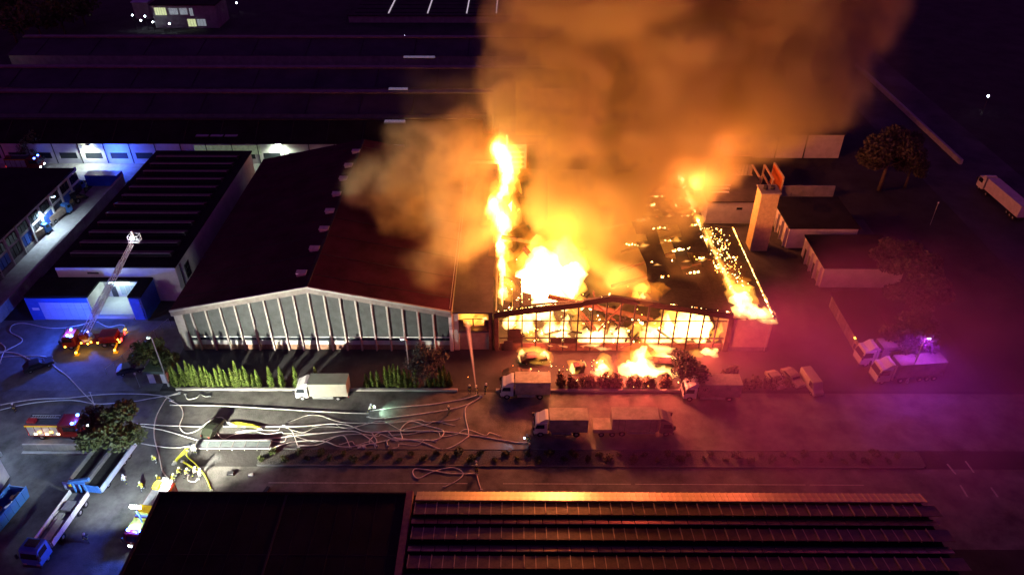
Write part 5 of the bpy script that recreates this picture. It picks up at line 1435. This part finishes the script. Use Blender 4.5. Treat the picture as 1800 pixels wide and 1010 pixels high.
def tree(px, py, h, cr, label, m=LEAF, n=5000, leaf=.2, seed=1, name='street_tree', group='broadleaf trees', trunk=.32, loc=None):
    p = Vector(loc) if loc else gp(px, py)
    t = thing(name, label, 'tree', tuple(p), 0, group)
    r_ = random.Random(seed)
    mb = MB()
    top = Vector((r_.uniform(-.4, .4), r_.uniform(-.4, .4), h * .82))
    mb.tube([(0, 0, -.05), (0.05, 0, h * .3), top * .65, top], [trunk * h / 9, trunk * .8 * h / 9, trunk * .5 * h / 9, .04], 8)
    cs = []
    for k in range(9):
        a = 2 * PI * k / 9 + r_.uniform(-.3, .3)
        z0 = h * r_.uniform(.3, .6)
        e = Vector((math.cos(a) * cr * r_.uniform(.5, .85), math.sin(a) * cr * r_.uniform(.5, .85), h * r_.uniform(.5, .9)))
        mb.tube([(0, 0, z0), tuple(e * .55 + Vector((0, 0, z0 * .42))), tuple(e)], [trunk * .35 * h / 9, trunk * .2 * h / 9, .03], 5)
        cs.append((e.x, e.y, e.z, cr * r_.uniform(.28, .48)))
        e2 = e * r_.uniform(.5, .8); cs.append((e2.x + r_.uniform(-.5, .5), e2.y + r_.uniform(-.5, .5), e.z + r_.uniform(-.1, .16) * h, cr * r_.uniform(.25, .42)))
    cs.append((0, 0, h * .85, cr * .5))
    mb.build('trunk', BARK, t, smooth=True)
    leaf_cloud(cs, n, leaf, seed).build('crown', m, t)
    return t
tree(212, 793, 7.2, 4.2, 'leafy green street tree beside the red fire engine, headlight glints in it', LEAF, 9000, .26, 3)
tree(748, 678, 6.5, 3.4, 'thin leaved tree by the kerb right of the cream truck', LEAF2, 2600, .2, 4)
tree(1208, 690, 6.6, 3.2, 'scorched tree in front of the forecourt flames', LEAF2, 2600, .22, 5)
tree(1200, 672, 5.0, 2.0, 'small scorched tree just behind the orange lit truck', LEAF2, 1500, .2, 6)
tree(272, 648, 5.0, 2.8, 'dark bushy tree behind the gate hut', LEAF, 4000, .24, 7)
tree(300, 655, 3.6, 2.2, 'smaller dark bush between gate hut tree and hall corner', LEAF, 2600, .22, 8)
tree(1545, 335, 15, 7.5, 'large tree at upper right edge of the smoke', LEAF2, 16000, .34, 9)
tree(1560, 500, 9, 4.5, 'first of three dim trees behind the garage blocks', LEAF2, 9000, .26, 10)
tree(1600, 560, 11, 5.5, 'widest dim tree between garage blocks and right street lamp', LEAF2, 12000, .27, 11)
tree(1590, 632, 8, 4.5, 'dim tree just above the two parked articulated trucks', LEAF2, 9000, .25, 12)
tree(1590, 330, 9, 4.0, 'dim tree to the right of the large upper right tree', LEAF2, 3500, .36, 13)
tree(66, 286, 7, 3.2, 'nearly bare tree before the floodlit factory wall', LEAF, 900, .25, 14)
for k, (px, py) in enumerate(((30, 75), (75, 70), (115, 60), (150, 45), (60, 35), (110, 25), (15, 45))):
    tree(px, py, 11, 7, ('far tree at top left, %s from the left edge' % ('second', 'fourth', 'sixth', 'seventh', 'third', 'fifth', 'first')[k]), LEAF, 1500, .6, 30 + k, group='far trees at top left')
# slim conifers of the hedge
def thuja_mesh(seed, h=3.4, w=.62):
    r_ = random.Random(seed)
    mb = MB()
    for _ in range(520):
        t = r_.random() ** 1.3
        rad = w * (1 - t) ** .75 * r_.uniform(.55, 1.08) * (1.0 if t > .06 else .7)
        a = r_.uniform(0, 2 * PI)
        p = Vector((math.cos(a) * rad, math.sin(a) * rad, .08 + t * h))
        o = Vector((math.cos(a) * .35, math.sin(a) * .35, 1)).normalized()
        sdv = Vector((-math.sin(a), math.cos(a), r_.uniform(-.4, .4))).normalized()
        s = r_.uniform(.1, .2)
        mb.add([p - sdv * s * .6, p + o * s * 1.5, p + sdv * s * .6, p - o * s * .5], [(0, 1, 2, 3)])
    return mb
THM = []
for s in range(4):
    o = thuja_mesh(s + 50, 3.2 + .35 * s, .6 + .05 * (s % 2)).build('foliage', THUJA); THM.append(o.data); bpy.data.objects.remove(o)
stem_o = MB().tube([(0, 0, -.02), (0, 0, 1.6), (0, 0, 2.9)], [.3, .2, .03], 6).build('stem', CORE); STEM = stem_o.data; bpy.data.objects.remove(stem_o)
def conifers(xs, y, where, grp, smin=.8, smax=1.2, mesh=None):
    r_ = random.Random(len(xs) + int(y))
    for k, x in enumerate(xs):
        t = thing('slim_conifer', where if len(xs) == 1 else where + ', %s from the left' % ORD[k], 'conifer', (x, y + r_.uniform(-.25, .25), 0), r_.uniform(0, 6), grp)
        s = r_.uniform(smin, smax)
        share('foliage', r_.choice(mesh or THM), t, (0, 0, 0), (r_.uniform(-.04, .04), r_.uniform(-.04, .04), 0), (s, s, s * r_.uniform(.9, 1.1)))
        share('stem', STEM, t, (0, 0, 0), (0, 0, 0), (s * .8, s * .8, s))
conifers([-54.0 + .78 * k + random.Random(k + 3).uniform(-.25, .25) for k in range(18)], 87.4, 'slim bright green conifer in the close hedge below the hall', 'conifers of the close hedge')
for x, lab in ((-38.6, 'lone slim conifer just right of the close hedge'), (-36.9, 'slim conifer standing middle of the three lone ones'), (-34.6, 'slim conifer just left of the cream box truck'), (-31.3, 'slim conifer peeping out behind the cream box truck')):
    conifers([x], 87.4, lab, 'lone conifers beside the cream truck')
conifers([-23.4, -22.6, -21.6, -20.2, -19.6, -18.9, -18.2, -17.2, -16.6, -15.8], 87.4, 'slim dim conifer by the kerb around the thin leaved tree', 'conifers around the thin tree')
conifers([-13.5 + .8 * k for k in range(5)], 87.5, 'slim dark conifer left of the firefighters with the jet', 'conifers near the jet')
SCOR = leaf_mat('scorched_leaf', (0.12, 0.09, 0.04), .5)
SCM = []
SCB = []
for me in THM:
    m2_ = me.copy(); m2_.materials.clear(); m2_.materials.append(SCOR); SCM.append(m2_)
for s in range(3):
    o = leaf_cloud([(0, 0, 1.2, 1.0), (.3, .2, 2.2, .7), (-.3, -.1, .6, .8)], 420, .2, 90 + s).build('foliage', SCOR); SCB.append(o.data); bpy.data.objects.remove(o)
conifers([7 + .72 * k + random.Random(k).uniform(-.45, .45) for k in range(24)], 87.6, 'scorched shrub in the row between the fire and the street', 'scorched shrubs before the forecourt fire', .5, .95, SCB)
conifers([33.6, 34.2, 34.9], 89.2, 'dark shrub in the small clump behind the orange lit truck', 'dark clump behind the truck', .8, 1.0, SCB)
conifers([36.2, 37.1, 38.0, 39.6, 40.3, 41.1, 42.8], 87.2, 'dark shrub right of the orange lit truck', 'dark shrubs right of the truck', .6, 1.0, SCB)
bush_m = []
for s in range(4):
    o = leaf_cloud([(0, 0, .35, .5), (.3, .1, .3, .4), (-.3, -.1, .28, .38)], 220, .12, 70 + s).build('bush', LEAF); bush_m.append(o.data); bpy.data.objects.remove(o)
br_ = random.Random(9)
cnt_ = {}
for k in range(56):
    x = -36 + 1.65 * k + br_.uniform(-.3, .3)
    lab = 'small green bush on the lit left end of the planting strip' if x < -24 else ('small dark bush on the middle of the planting strip' if x < 10 else 'dim bush on the purple right end of the planting strip')
    o = bpy.data.objects.new('low_bush', bush_m[k % 4]); C.objects.link(o)
    s = br_.uniform(.75, 1.35)
    o.location = (x, 72.7 + (.55 if k % 2 else -.5) + br_.uniform(-.2, .2), .13); o.scale = (s, s, s); o.rotation_euler = (0, 0, br_.uniform(0, 6))
    cnt_[lab] = cnt_.get(lab, -1) + 1
    tag(o, lab + ', %s from the left' % ORD[cnt_[lab]], 'bush', ('row: ' + lab).replace(' bush', ' bushes'))

# ================================================================== STREET LAMPS
def street_lamp(pb, h, arm, label, power, col, headm):
    p = gp(*pb)
    t = thing('street_lamp', label, 'street lamp', tuple(p), 0, 'street lamps')
    MB().tube([(0, 0, -.02), (0, 0, h * .5), (0, 0, h - .3), (arm * .5, 0, h)], [.13, .1, .08, .06], 8).build('pole', METAL, t, smooth=True)
    MB().tube([(0, 0, 0), (0, 0, .6)], .2, 8).build('base_cover', METAL, t)
    MB().prism([(arm * .4, h - .02), (arm * 1.4, h + .02), (arm * 1.4, h + .16), (arm * .4, h + .12)], 'y', -.17, .17).build('lamp_head', METAL, t)
    MB().box(min(arm * .5, arm * 1.3), max(arm * .5, arm * 1.3), -.14, .14, h - .1, h - .03).build('lens', headm, t)
    if power:
        lamp('lamp_light', 'SPOT', (arm, 0, h - .25), power, col, t, .2, None, R(160), .6)
    return t
street_lamp((297, 678), 10.0, -.5, 'tall street lamp by the gate hut with greenish head', 260, (.6, 1, .8), LEDG)
street_lamp((722, 677), 9.6, -.6, 'street lamp between the thin tree and the finned hall', 160, (.5, 1, .8), LEDG)
street_lamp((1594, 672), 9.2, .6, 'street lamp beside the articulated trucks, given an added violet light', 4600, (.5, .05, 1.0), LEDW)  # bluish-white lamp; its violet beam is added for the magenta street wash
street_lamp((2, 800), 9.0, 1.6, 'curved street lamp with cold light at the left edge', 3200, (.45, .62, 1.0), LEDW)
def thin_post(px, py, h, label):
    t = thing('thin_post', label, 'post', tuple(gp(px, py)), 0, 'thin posts')
    MB().tube([(0, 0, 0), (0, 0, h)], .05, 6).build('pole', METAL, t)
    MB().box(-.12, .12, -.06, .06, h - .3, h).build('cap', WHITE, t)
thin_post(246, 680, 3.0, 'short post with pale cap left of the gate hut')
thin_post(1635, 395, 5.5, 'thin post alone in the dark right of the trees')
thin_post(838, 828, 2.2, 'thin post in the planting strip by the lone firefighter')
fp = thing('yard_fence', 'thin wire fence from the hall corner down to the gate hut', 'fence', (-60, 92, 0))
ca, cb2 = gp(300, 572), gp(190, 660)
for k in range(9):
    q = ca.lerp(cb2, k / 8)
    P(MB().tube([(q.x, q.y, 0), (q.x, q.y, 1.6)], .04, 5).build('fence_post', METAL, fp))
P(MB().tube([(ca.x, ca.y, 1.55), (cb2.x, cb2.y, 1.55)], .035, 5).build('fence_rail', METAL, fp))

# ================================================================== FIREFIGHTERS
def body_mesh(pose, seed=0):
    J = {'pel': (0, 0, .95), 'spi': (.03, 0, 1.15), 'che': (.05, 0, 1.36), 'nec': (.07, 0, 1.5), 'hea': (.09, 0, 1.62), 'top': (.09, 0, 1.76)}
    if pose == 'stand':
        J.update(lh=(0, .1, .9), lk=(.03, .13, .5), la=(0, .14, .08), lt=(.16, .15, .03), rh=(0, -.1, .9), rk=(.03, -.14, .5), ra=(-.03, -.16, .08), rt=(.13, -.18, .03),
                 ls=(.05, .21, 1.42), le=(.06, .29, 1.14), lw=(.16, .28, .88), lf=(.2, .27, .8), rs=(.05, -.21, 1.42), re=(.06, -.29, 1.14), rw=(.18, -.27, .9), rf=(.22, -.26, .82))
    elif pose == 'hose':
        J.update(spi=(.1, 0, 1.13), che=(.2, 0, 1.3), nec=(.27, 0, 1.42), hea=(.33, 0, 1.52), top=(.36, 0, 1.65),
                 lh=(0, .1, .9), lk=(.28, .16, .52), la=(.22, .17, .08), lt=(.38, .17, .03), rh=(0, -.1, .9), rk=(-.1, -.17, .5), ra=(-.42, -.2, .09), rt=(-.27, -.22, .03),
                 ls=(.2, .21, 1.36), le=(.36, .27, 1.12), lw=(.58, .12, 1.1), lf=(.66, .06, 1.1), rs=(.2, -.21, 1.36), re=(.2, -.32, 1.08), rw=(.42, -.2, 1.0), rf=(.5, -.14, 1.0))
    else:
        J.update(lh=(0, .1, .9), lk=(.22, .12, .55), la=(.26, .13, .1), lt=(.42, .13, .05), rh=(0, -.1, .9), rk=(-.08, -.12, .5), ra=(-.38, -.13, .15), rt=(-.26, -.14, .04),
                 ls=(.05, .21, 1.42), le=(-.08, .3, 1.16), lw=(-.05, .3, .92), lf=(-.02, .3, .84), rs=(.05, -.21, 1.42), re=(.14, -.3, 1.16), rw=(.36, -.26, 1.05), rf=(.44, -.24, 1.04))
    names = list(J)
    rad = dict(pel=.17, spi=.17, che=.19, nec=.075, hea=.105, top=.07, lh=.12, lk=.085, la=.075, lt=.05, rh=.12, rk=.085, ra=.075, rt=.05, ls=.09, le=.065, lw=.05, lf=.045, rs=.09, re=.065, rw=.05, rf=.045)
    E_ = [('pel', 'spi'), ('spi', 'che'), ('che', 'nec'), ('nec', 'hea'), ('hea', 'top'), ('pel', 'lh'), ('lh', 'lk'), ('lk', 'la'), ('la', 'lt'), ('pel', 'rh'), ('rh', 'rk'), ('rk', 'ra'), ('ra', 'rt'),
          ('che', 'ls'), ('ls', 'le'), ('le', 'lw'), ('lw', 'lf'), ('che', 'rs'), ('rs', 're'), ('re', 'rw'), ('rw', 'rf')]
    me = bpy.data.meshes.new('body')
    me.from_pydata([J[n_] for n_ in names], [(names.index(a), names.index(b)) for a, b in E_], [])
    o = bpy.data.objects.new('body', me); C.objects.link(o)
    md = o.modifiers.new('skin', 'SKIN')
    for i, n_ in enumerate(names):
        v = me.skin_vertices[0].data[i]; v.radius = (rad[n_], rad[n_]); v.use_root = (n_ == 'pel')
    sd = o.modifiers.new('sub', 'SUBSURF'); sd.levels = 1
    dg = bpy.context.evaluated_depsgraph_get()
    res = bpy.data.meshes.new_from_object(o.evaluated_get(dg))
    bpy.data.objects.remove(o)
    return res, J
SKIN = mat('skin', (.45, .28, .2), .6, var=.1)
BODY = {}
for pose in ('stand', 'hose', 'walk'):
    me, J = body_mesh(pose)
    BODY[pose] = (me, J)
def dressed(pose, coat, trousers, stripe):
    me = BODY[pose][0].copy(); J = BODY[pose][1]
    me.materials.clear()
    for m in (coat, trousers, stripe, SKIN): me.materials.append(m)
    hz_ = J['nec'][2]
    for p in me.polygons:
        z = p.center.z
        i = 0 if z > .82 else 1
        if .76 < z < .83 or .3 < z < .36 or 1.08 < z < 1.14: i = 2
        if z > hz_ + .01: i = 3
        if z < .12: i = 1
        p.material_index = i
        p.use_smooth = True
    return me
SUIT = {}
for pose in BODY:
    SUIT[pose, 'y'] = dressed(pose, HIVIS, TURN, HELMW)
    SUIT[pose, 'd'] = dressed(pose, TURN, TURN, HIVIS)
    SUIT[pose, 'w'] = dressed(pose, mat('silver_coat', (.5, .5, .5), .6, var=.2, scale=4), TURN, HIVIS)
hb = bpy.data.meshes.new('helmet'); bm = bmesh.new(); bmesh.ops.create_icosphere(bm, subdivisions=2, radius=.155)
for v in bm.verts:
    if v.co.z < -.04: v.co.z = -.04; v.co.x *= 1.15; v.co.y *= 1.05
    if v.co.x < 0: v.co.x *= 1.15
bm.to_mesh(hb); bm.free(); hb.materials.append(HELM)
hb2 = hb.copy(); hb2.materials.clear(); hb2.materials.append(HELMW)
tank_o = MB().tube([(-.2, 0, 1.02), (-.2, 0, 1.06), (-.18, 0, 1.42), (-.16, 0, 1.48)], [.03, .085, .085, .03], 8).build('air_bottle', YEL); TANK = tank_o.data; bpy.data.objects.remove(tank_o)
def person(px, py, rz, label, pose='stand', suit='d', helm=hb, tank=False):
    p = gp(px, py)
    t = thing('person', label, 'person', (p.x, p.y, .03), R(rz), 'firefighters at work')
    share('body', SUIT[pose, suit], t)
    J = BODY[pose][1]
    share('helmet', helm, t, (J['top'][0] - .01, 0, J['top'][2] - .02))
    if tank: share('air_bottle', TANK, t, (J['che'][0] - .05, 0, J['che'][2] - 1.36))
    return t
pl = person(650, 724, 0, 'firefighter with bright lamp on the street right of the cream truck', 'hose', 'w', hb2)
MB().box(.72, .9, -.1, .1, 1.0, 1.2).build('hand_lamp', emis('torch', (.75, 1, .85), 60), pl)
lamp('hand_light', 'SPOT', (.95, 0, 1.15), 900, (.6, 1.0, .72), pl, .1, (R(72), 0, R(-90)), R(110), .5)
lamp('hand_glow', 'POINT', (.3, -.9, 1.6), 45, (.75, .95, 1), pl, .15)
person(790, 728, 200, 'dark firefighter walking alone left of the orange lit street', 'walk', 'd')
person(826, 692, 95, 'firefighter left of the one aiming the jet at the link', 'stand', 'd')
person(838, 694, 100, 'firefighter aiming the jet at the link building', 'hose', 'd', hb, True)
person(853, 690, 60, 'firefighter right of the jet, near the scorched car', 'hose', 'd', hb2)
pw = person(930, 776, 200, 'firefighter with torch at the nose of the mid-street truck', 'hose', 'd')
MB().box(.7, .82, -.06, .06, 1.02, 1.14).build('torch', emis('torch_blue', (.6, .8, 1), 60), pw)
lamp('torch_light', 'SPOT', (.9, 0, 1.2), 520, (.55, .7, 1.0), pw, .06, (R(74), 0, R(-90)), R(46), .5)
person(931, 795, 170, 'dark firefighter in the planting strip near the torch', 'stand', 'd')
person(838, 832, 90, 'lone firefighter on the lower road with a hose looped behind', 'stand', 'd')
person(276, 812, 250, 'firefighter in yellow bent over a hose below the leafy tree', 'hose', 'y')
person(282, 850, 200, 'firefighter in yellow, right one of the pair near the lamp mast', 'stand', 'y', hb, True)
person(252, 862, 230, 'firefighter in yellow, left one of the pair near the lamp mast', 'walk', 'y', hb, True)
person(305, 848, 20, 'firefighter in yellow at the left of the hose team', 'hose', 'y', hb, True)
person(315, 836, 10, 'firefighter in yellow at the back of the hose team', 'hose', 'y', hb)
person(329, 838, 10, 'firefighter in yellow in the middle of the hose team', 'hose', 'y', hb, True)
person(343, 836, 25, 'firefighter in pale coat just behind the spray nozzle', 'hose', 'w', hb2)
person(352, 840, 40, 'firefighter in pale coat holding the spray nozzle', 'hose', 'w', hb2)
person(222, 850, 110, 'person in pale coat beside the trailer rail', 'walk', 'w', hb2)
person(155, 952, 300, 'person in dark clothes and white helmet walking below the flatbed', 'walk', 'd', hb2)
person(28, 724, 0, 'firefighter with gear at a hose joint on the left street', 'stand', 'd', hb2)
person(344, 797, 270, 'person with white helmet in front of the canopy end', 'stand', 'w', hb2)
bp = person(236, 428, 200, 'firefighter standing in the ladder basket', 'stand', 'w', hb2)
bp.location = (bc.x, bc.y, bc.z + .02)

# ================================================================== HOSES
def smoothpts(pts, sub=8):
    out = []
    n = len(pts)
    for i in range(n - 1):
        p0 = pts[max(i - 1, 0)]; p1 = pts[i]; p2 = pts[i + 1]; p3 = pts[min(i + 2, n - 1)]
        for k in range(sub):
            t = k / sub
            out.append(.5 * ((2 * p1) + (p2 - p0) * t + (2 * p0 - 5 * p1 + 4 * p2 - p3) * t * t + (3 * p1 - p0 - 3 * p2 + p3) * t ** 3))
    out.append(pts[-1])
    return out
hrn = random.Random(77)
hz0 = [.1]
def hose(pix, label, r=.07, m=HOSE):
    hz0[0] += .012
    w = [gp(x, y) for x, y in pix]
    w = [Vector((p.x + hrn.uniform(-.12, .12), p.y + hrn.uniform(-.1, .1), r * .9 + .03 + (hz0[0] % .07))) for p in w]
    o = MB().tube(smoothpts(w), r, 6, cap=True).build('fire_hose', m, smooth=True)
    tag(o, label, 'hose', 'fire hoses across the street')
    for e in (w[0], w[-1]):
        MB().tube([e + Vector((-.2, 0, .02)), e + Vector((.2, 0, .02))], r * 1.35, 8).build('coupling', METAL, o)
    return o
hose([(0, 712), (60, 703), (120, 700), (180, 694), (240, 693), (285, 697), (305, 705)], 'upper hose running in from the left street edge')
hose([(0, 722), (60, 709), (130, 704), (172, 711), (232, 706), (268, 700), (316, 693)], 'second hose from the left edge, just below the upper one')
hose([(316, 691), (298, 698), (284, 713), (273, 738), (273, 768), (282, 806), (287, 829), (299, 843)], 'hose curving from the kerb down to the yellow hose team')
hose([(300, 704), (316, 713), (321, 730), (315, 750), (327, 761), (347, 757), (369, 739), (389, 733), (404, 745), (430, 752)], 'hose with a deep S bend left of the small dark car')
hose([(243, 746), (330, 750), (430, 750), (520, 749), (575, 745), (610, 748), (645, 760), (700, 757), (790, 760), (900, 776), (928, 778)], 'long straight hose across the whole street')
hose([(243, 748), (290, 757), (335, 770), (370, 781)], 'short oblique hose from the tree to the canopy')
hose([(303, 712), (360, 714), (430, 716), (500, 721), (600, 726), (646, 727)], 'hose along the kerb below the hedge up to the lamp bearer')
hose([(652, 722), (700, 716), (760, 711), (815, 702), (840, 694)], 'hose from the lamp bearer to the jet')
hose([(648, 733), (665, 736), (720, 731), (789, 721), (820, 712), (846, 699)], 'hose passing the lone walking firefighter')
hose([(242, 778), (300, 787), (340, 783), (368, 778)], 'hose below the leafy tree ending at the canopy')
hose([(400, 781), (450, 775), (520, 767), (580, 761), (620, 758), (645, 768), (662, 784)], 'hose bowing above the planting strip, longest there')
hose([(498, 748), (512, 757), (519, 768), (526, 786)], 'hose dropping from the street to the planting strip')
hose([(478, 787), (510, 778), (545, 775), (575, 776), (600, 786), (640, 783), (680, 774)], 'hose waving along the planting strip edge')
hose([(526, 783), (560, 782), (590, 767), (606, 767), (616, 788)], 'short hooked hose at the planting strip edge')
hose([(653, 760), (662, 775), (655, 782), (648, 775), (664, 762), (680, 757), (690, 768), (706, 772), (704, 755), (722, 741), (750, 748), (778, 757), (768, 772), (730, 773), (690, 773)], 'tangled loops of hose in the dim middle of the street')
hose([(682, 783), (681, 775), (700, 771), (740, 776), (780, 789), (818, 772), (824, 760), (819, 735), (820, 716), (836, 703), (846, 696)], 'hose looping back up to the jet team')
hose([(834, 833), (790, 832), (755, 826), (731, 825), (726, 833), (737, 840), (762, 829), (795, 822), (813, 831), (806, 843), (780, 857)], 'figure-eight hose on the lower road')
hose([(838, 834), (840, 848), (846, 862)], 'short hose trailing from the lone lower road firefighter', .06)
hose([(0, 640), (6, 625), (9, 612), (0, 604)], 'hose end hooking at the left edge of the yard')
hose([(0, 622), (20, 613), (38, 602), (36, 594), (20, 584), (22, 572), (45, 569), (90, 577), (130, 574), (165, 565)], 'hose winding through the yard to the ladder truck')
hose([(0, 618), (30, 622), (60, 636), (68, 640)], 'short bright hose left of the parked yard car', .1)
hose([(0, 628), (35, 626), (82, 627), (95, 644), (120, 662), (145, 690), (168, 712)], 'hose running from the yard out to the street')
hose([(172, 566), (190, 575), (212, 571), (219, 575), (214, 584)], 'small hose loop behind the ladder truck')
hose([(331, 793), (331, 802), (345, 818), (362, 838), (372, 862)], 'yellow hose running to the dark roof building', .09, HOSEY)
hose([(322, 812), (332, 818), (342, 824), (350, 832)], 'thick yellow hose behind the nozzle', .14, HOSEY)
hose([(330, 836), (332, 845), (342, 847), (348, 842)], 'short white hose curl at the nozzle team', .09)
for k in range(4):
    hose([(402 + 4 * k, 744 + 2 * k), (418, 743 + 2 * k), (430 + 3 * k, 745 + 2 * k), (447 + 3 * k, 747 + 2.2 * k), (458, 755)], 'flaked yellow hose heap on the street, strand %s from the top' % ('first', 'second', 'third', 'fourth')[k], .12, HOSEY)
    hose([(334 - 2 * k, 784 + k), (325 - 2 * k, 795 + k), (316 - 2 * k, 806 + k), (309 - k, 812 + 2 * k)], 'yellow hose bundle beside the canopy, strand %s from the right' % ('first', 'second', 'third', 'fourth')[k], .12, HOSEY)
hose([(325, 694), (330, 702), (345, 700), (352, 694), (362, 698), (370, 697)], 'crumpled hose end by the kerb')
hose([(160, 690), (167, 712), (169, 745)], 'thin hose crossing the left street', .05)

tg = random.Random(55)
for k, (x0_, x1_, y0_, where) in enumerate(((430, 640, 752, 'upper left'), (470, 700, 770, 'lower left'), (560, 800, 748, 'upper middle'), (600, 760, 782, 'lower middle'), (690, 880, 764, 'right'), (380, 560, 764, 'far left'), (520, 820, 738, 'topmost'))):
    hose([(x0_ + (x1_ - x0_) * i / 9 + tg.uniform(-16, 16), y0_ + tg.uniform(-9, 9)) for i in range(10)], 'thin slack hose in the street tangle, %s one' % where, .045)

# ================================================================== WATER
wat = bpy.data.materials.new('water_spray'); wat.use_nodes = True
wat.node_tree.nodes.clear()
_wo = wat.node_tree.nodes.new('ShaderNodeOutputMaterial'); _wv = wat.node_tree.nodes.new('ShaderNodeVolumePrincipled')
_wv.inputs['Color'].default_value = (.95, .95, .95, 1); _wv.inputs['Density'].default_value = .55
wat.node_tree.links.new(_wv.outputs[0], _wo.inputs['Volume'])
watd = wat.copy(); watd.node_tree.nodes['Principled Volume'].inputs['Density'].default_value = 3.0
watf = wat.copy(); watf.node_tree.nodes['Principled Volume'].inputs['Density'].default_value = .035
def jet(a, b, sag, r0, r1, label, thin=False):
    a, b = Vector(a), Vector(b)
    pts = [a.lerp(b, k / 14) + Vector((0, 0, sag * 4 * (k / 14) * (1 - k / 14))) for k in range(15)]
    t = thing('water_jet', label, 'water jet', tuple(a))
    for q, rr in enumerate((1.0, .62, .3)):
        o = MB().tube([p - a for p in pts], [(r0 + (r1 - r0) * k / 14) * rr for k in range(15)], 8).build('water_stream', watf if thin else (watd if q == 2 else wat), t, smooth=True)
    return t
jet(gp(838, 692, 1.25), (-7.9, 97.2, 5.4), .5, .07, .5, 'straight water jet aimed at the link window')
jet(gp(353, 836, 1.1), gp(386, 803, .5), .5, .06, .8, 'short fan of spray over the planting strip end', True)
# small clutter on the street
cl_r = random.Random(31)
for (px, py, s, lab) in ((406, 833, .5, 'dark little box lying on the wet road'), (441, 835, .35, 'tiny pale crate on the wet road'), (470, 862, .5, 'pale plate by the dark roof edge'), (640, 786, .4, 'small clutter piece at the strip, left'), (632, 787, .3, 'small clutter piece at the strip, right'), (556, 690, .3, 'small parcel by the kerb')):
    p = gp(px, py)
    o = MB().prism([(-s, 0), (s, 0), (s * .9, s * .8), (-s * .9, s * .7)], 'y', -s * .6, s * .6).build('equipment_case', METALD if s == .5 else TWHITE, loc=(p.x, p.y, .03), bevel=.03)
    o.rotation_euler = (0, 0, cl_r.uniform(0, 3)); tag(o, lab, 'case', 'cases lying about')
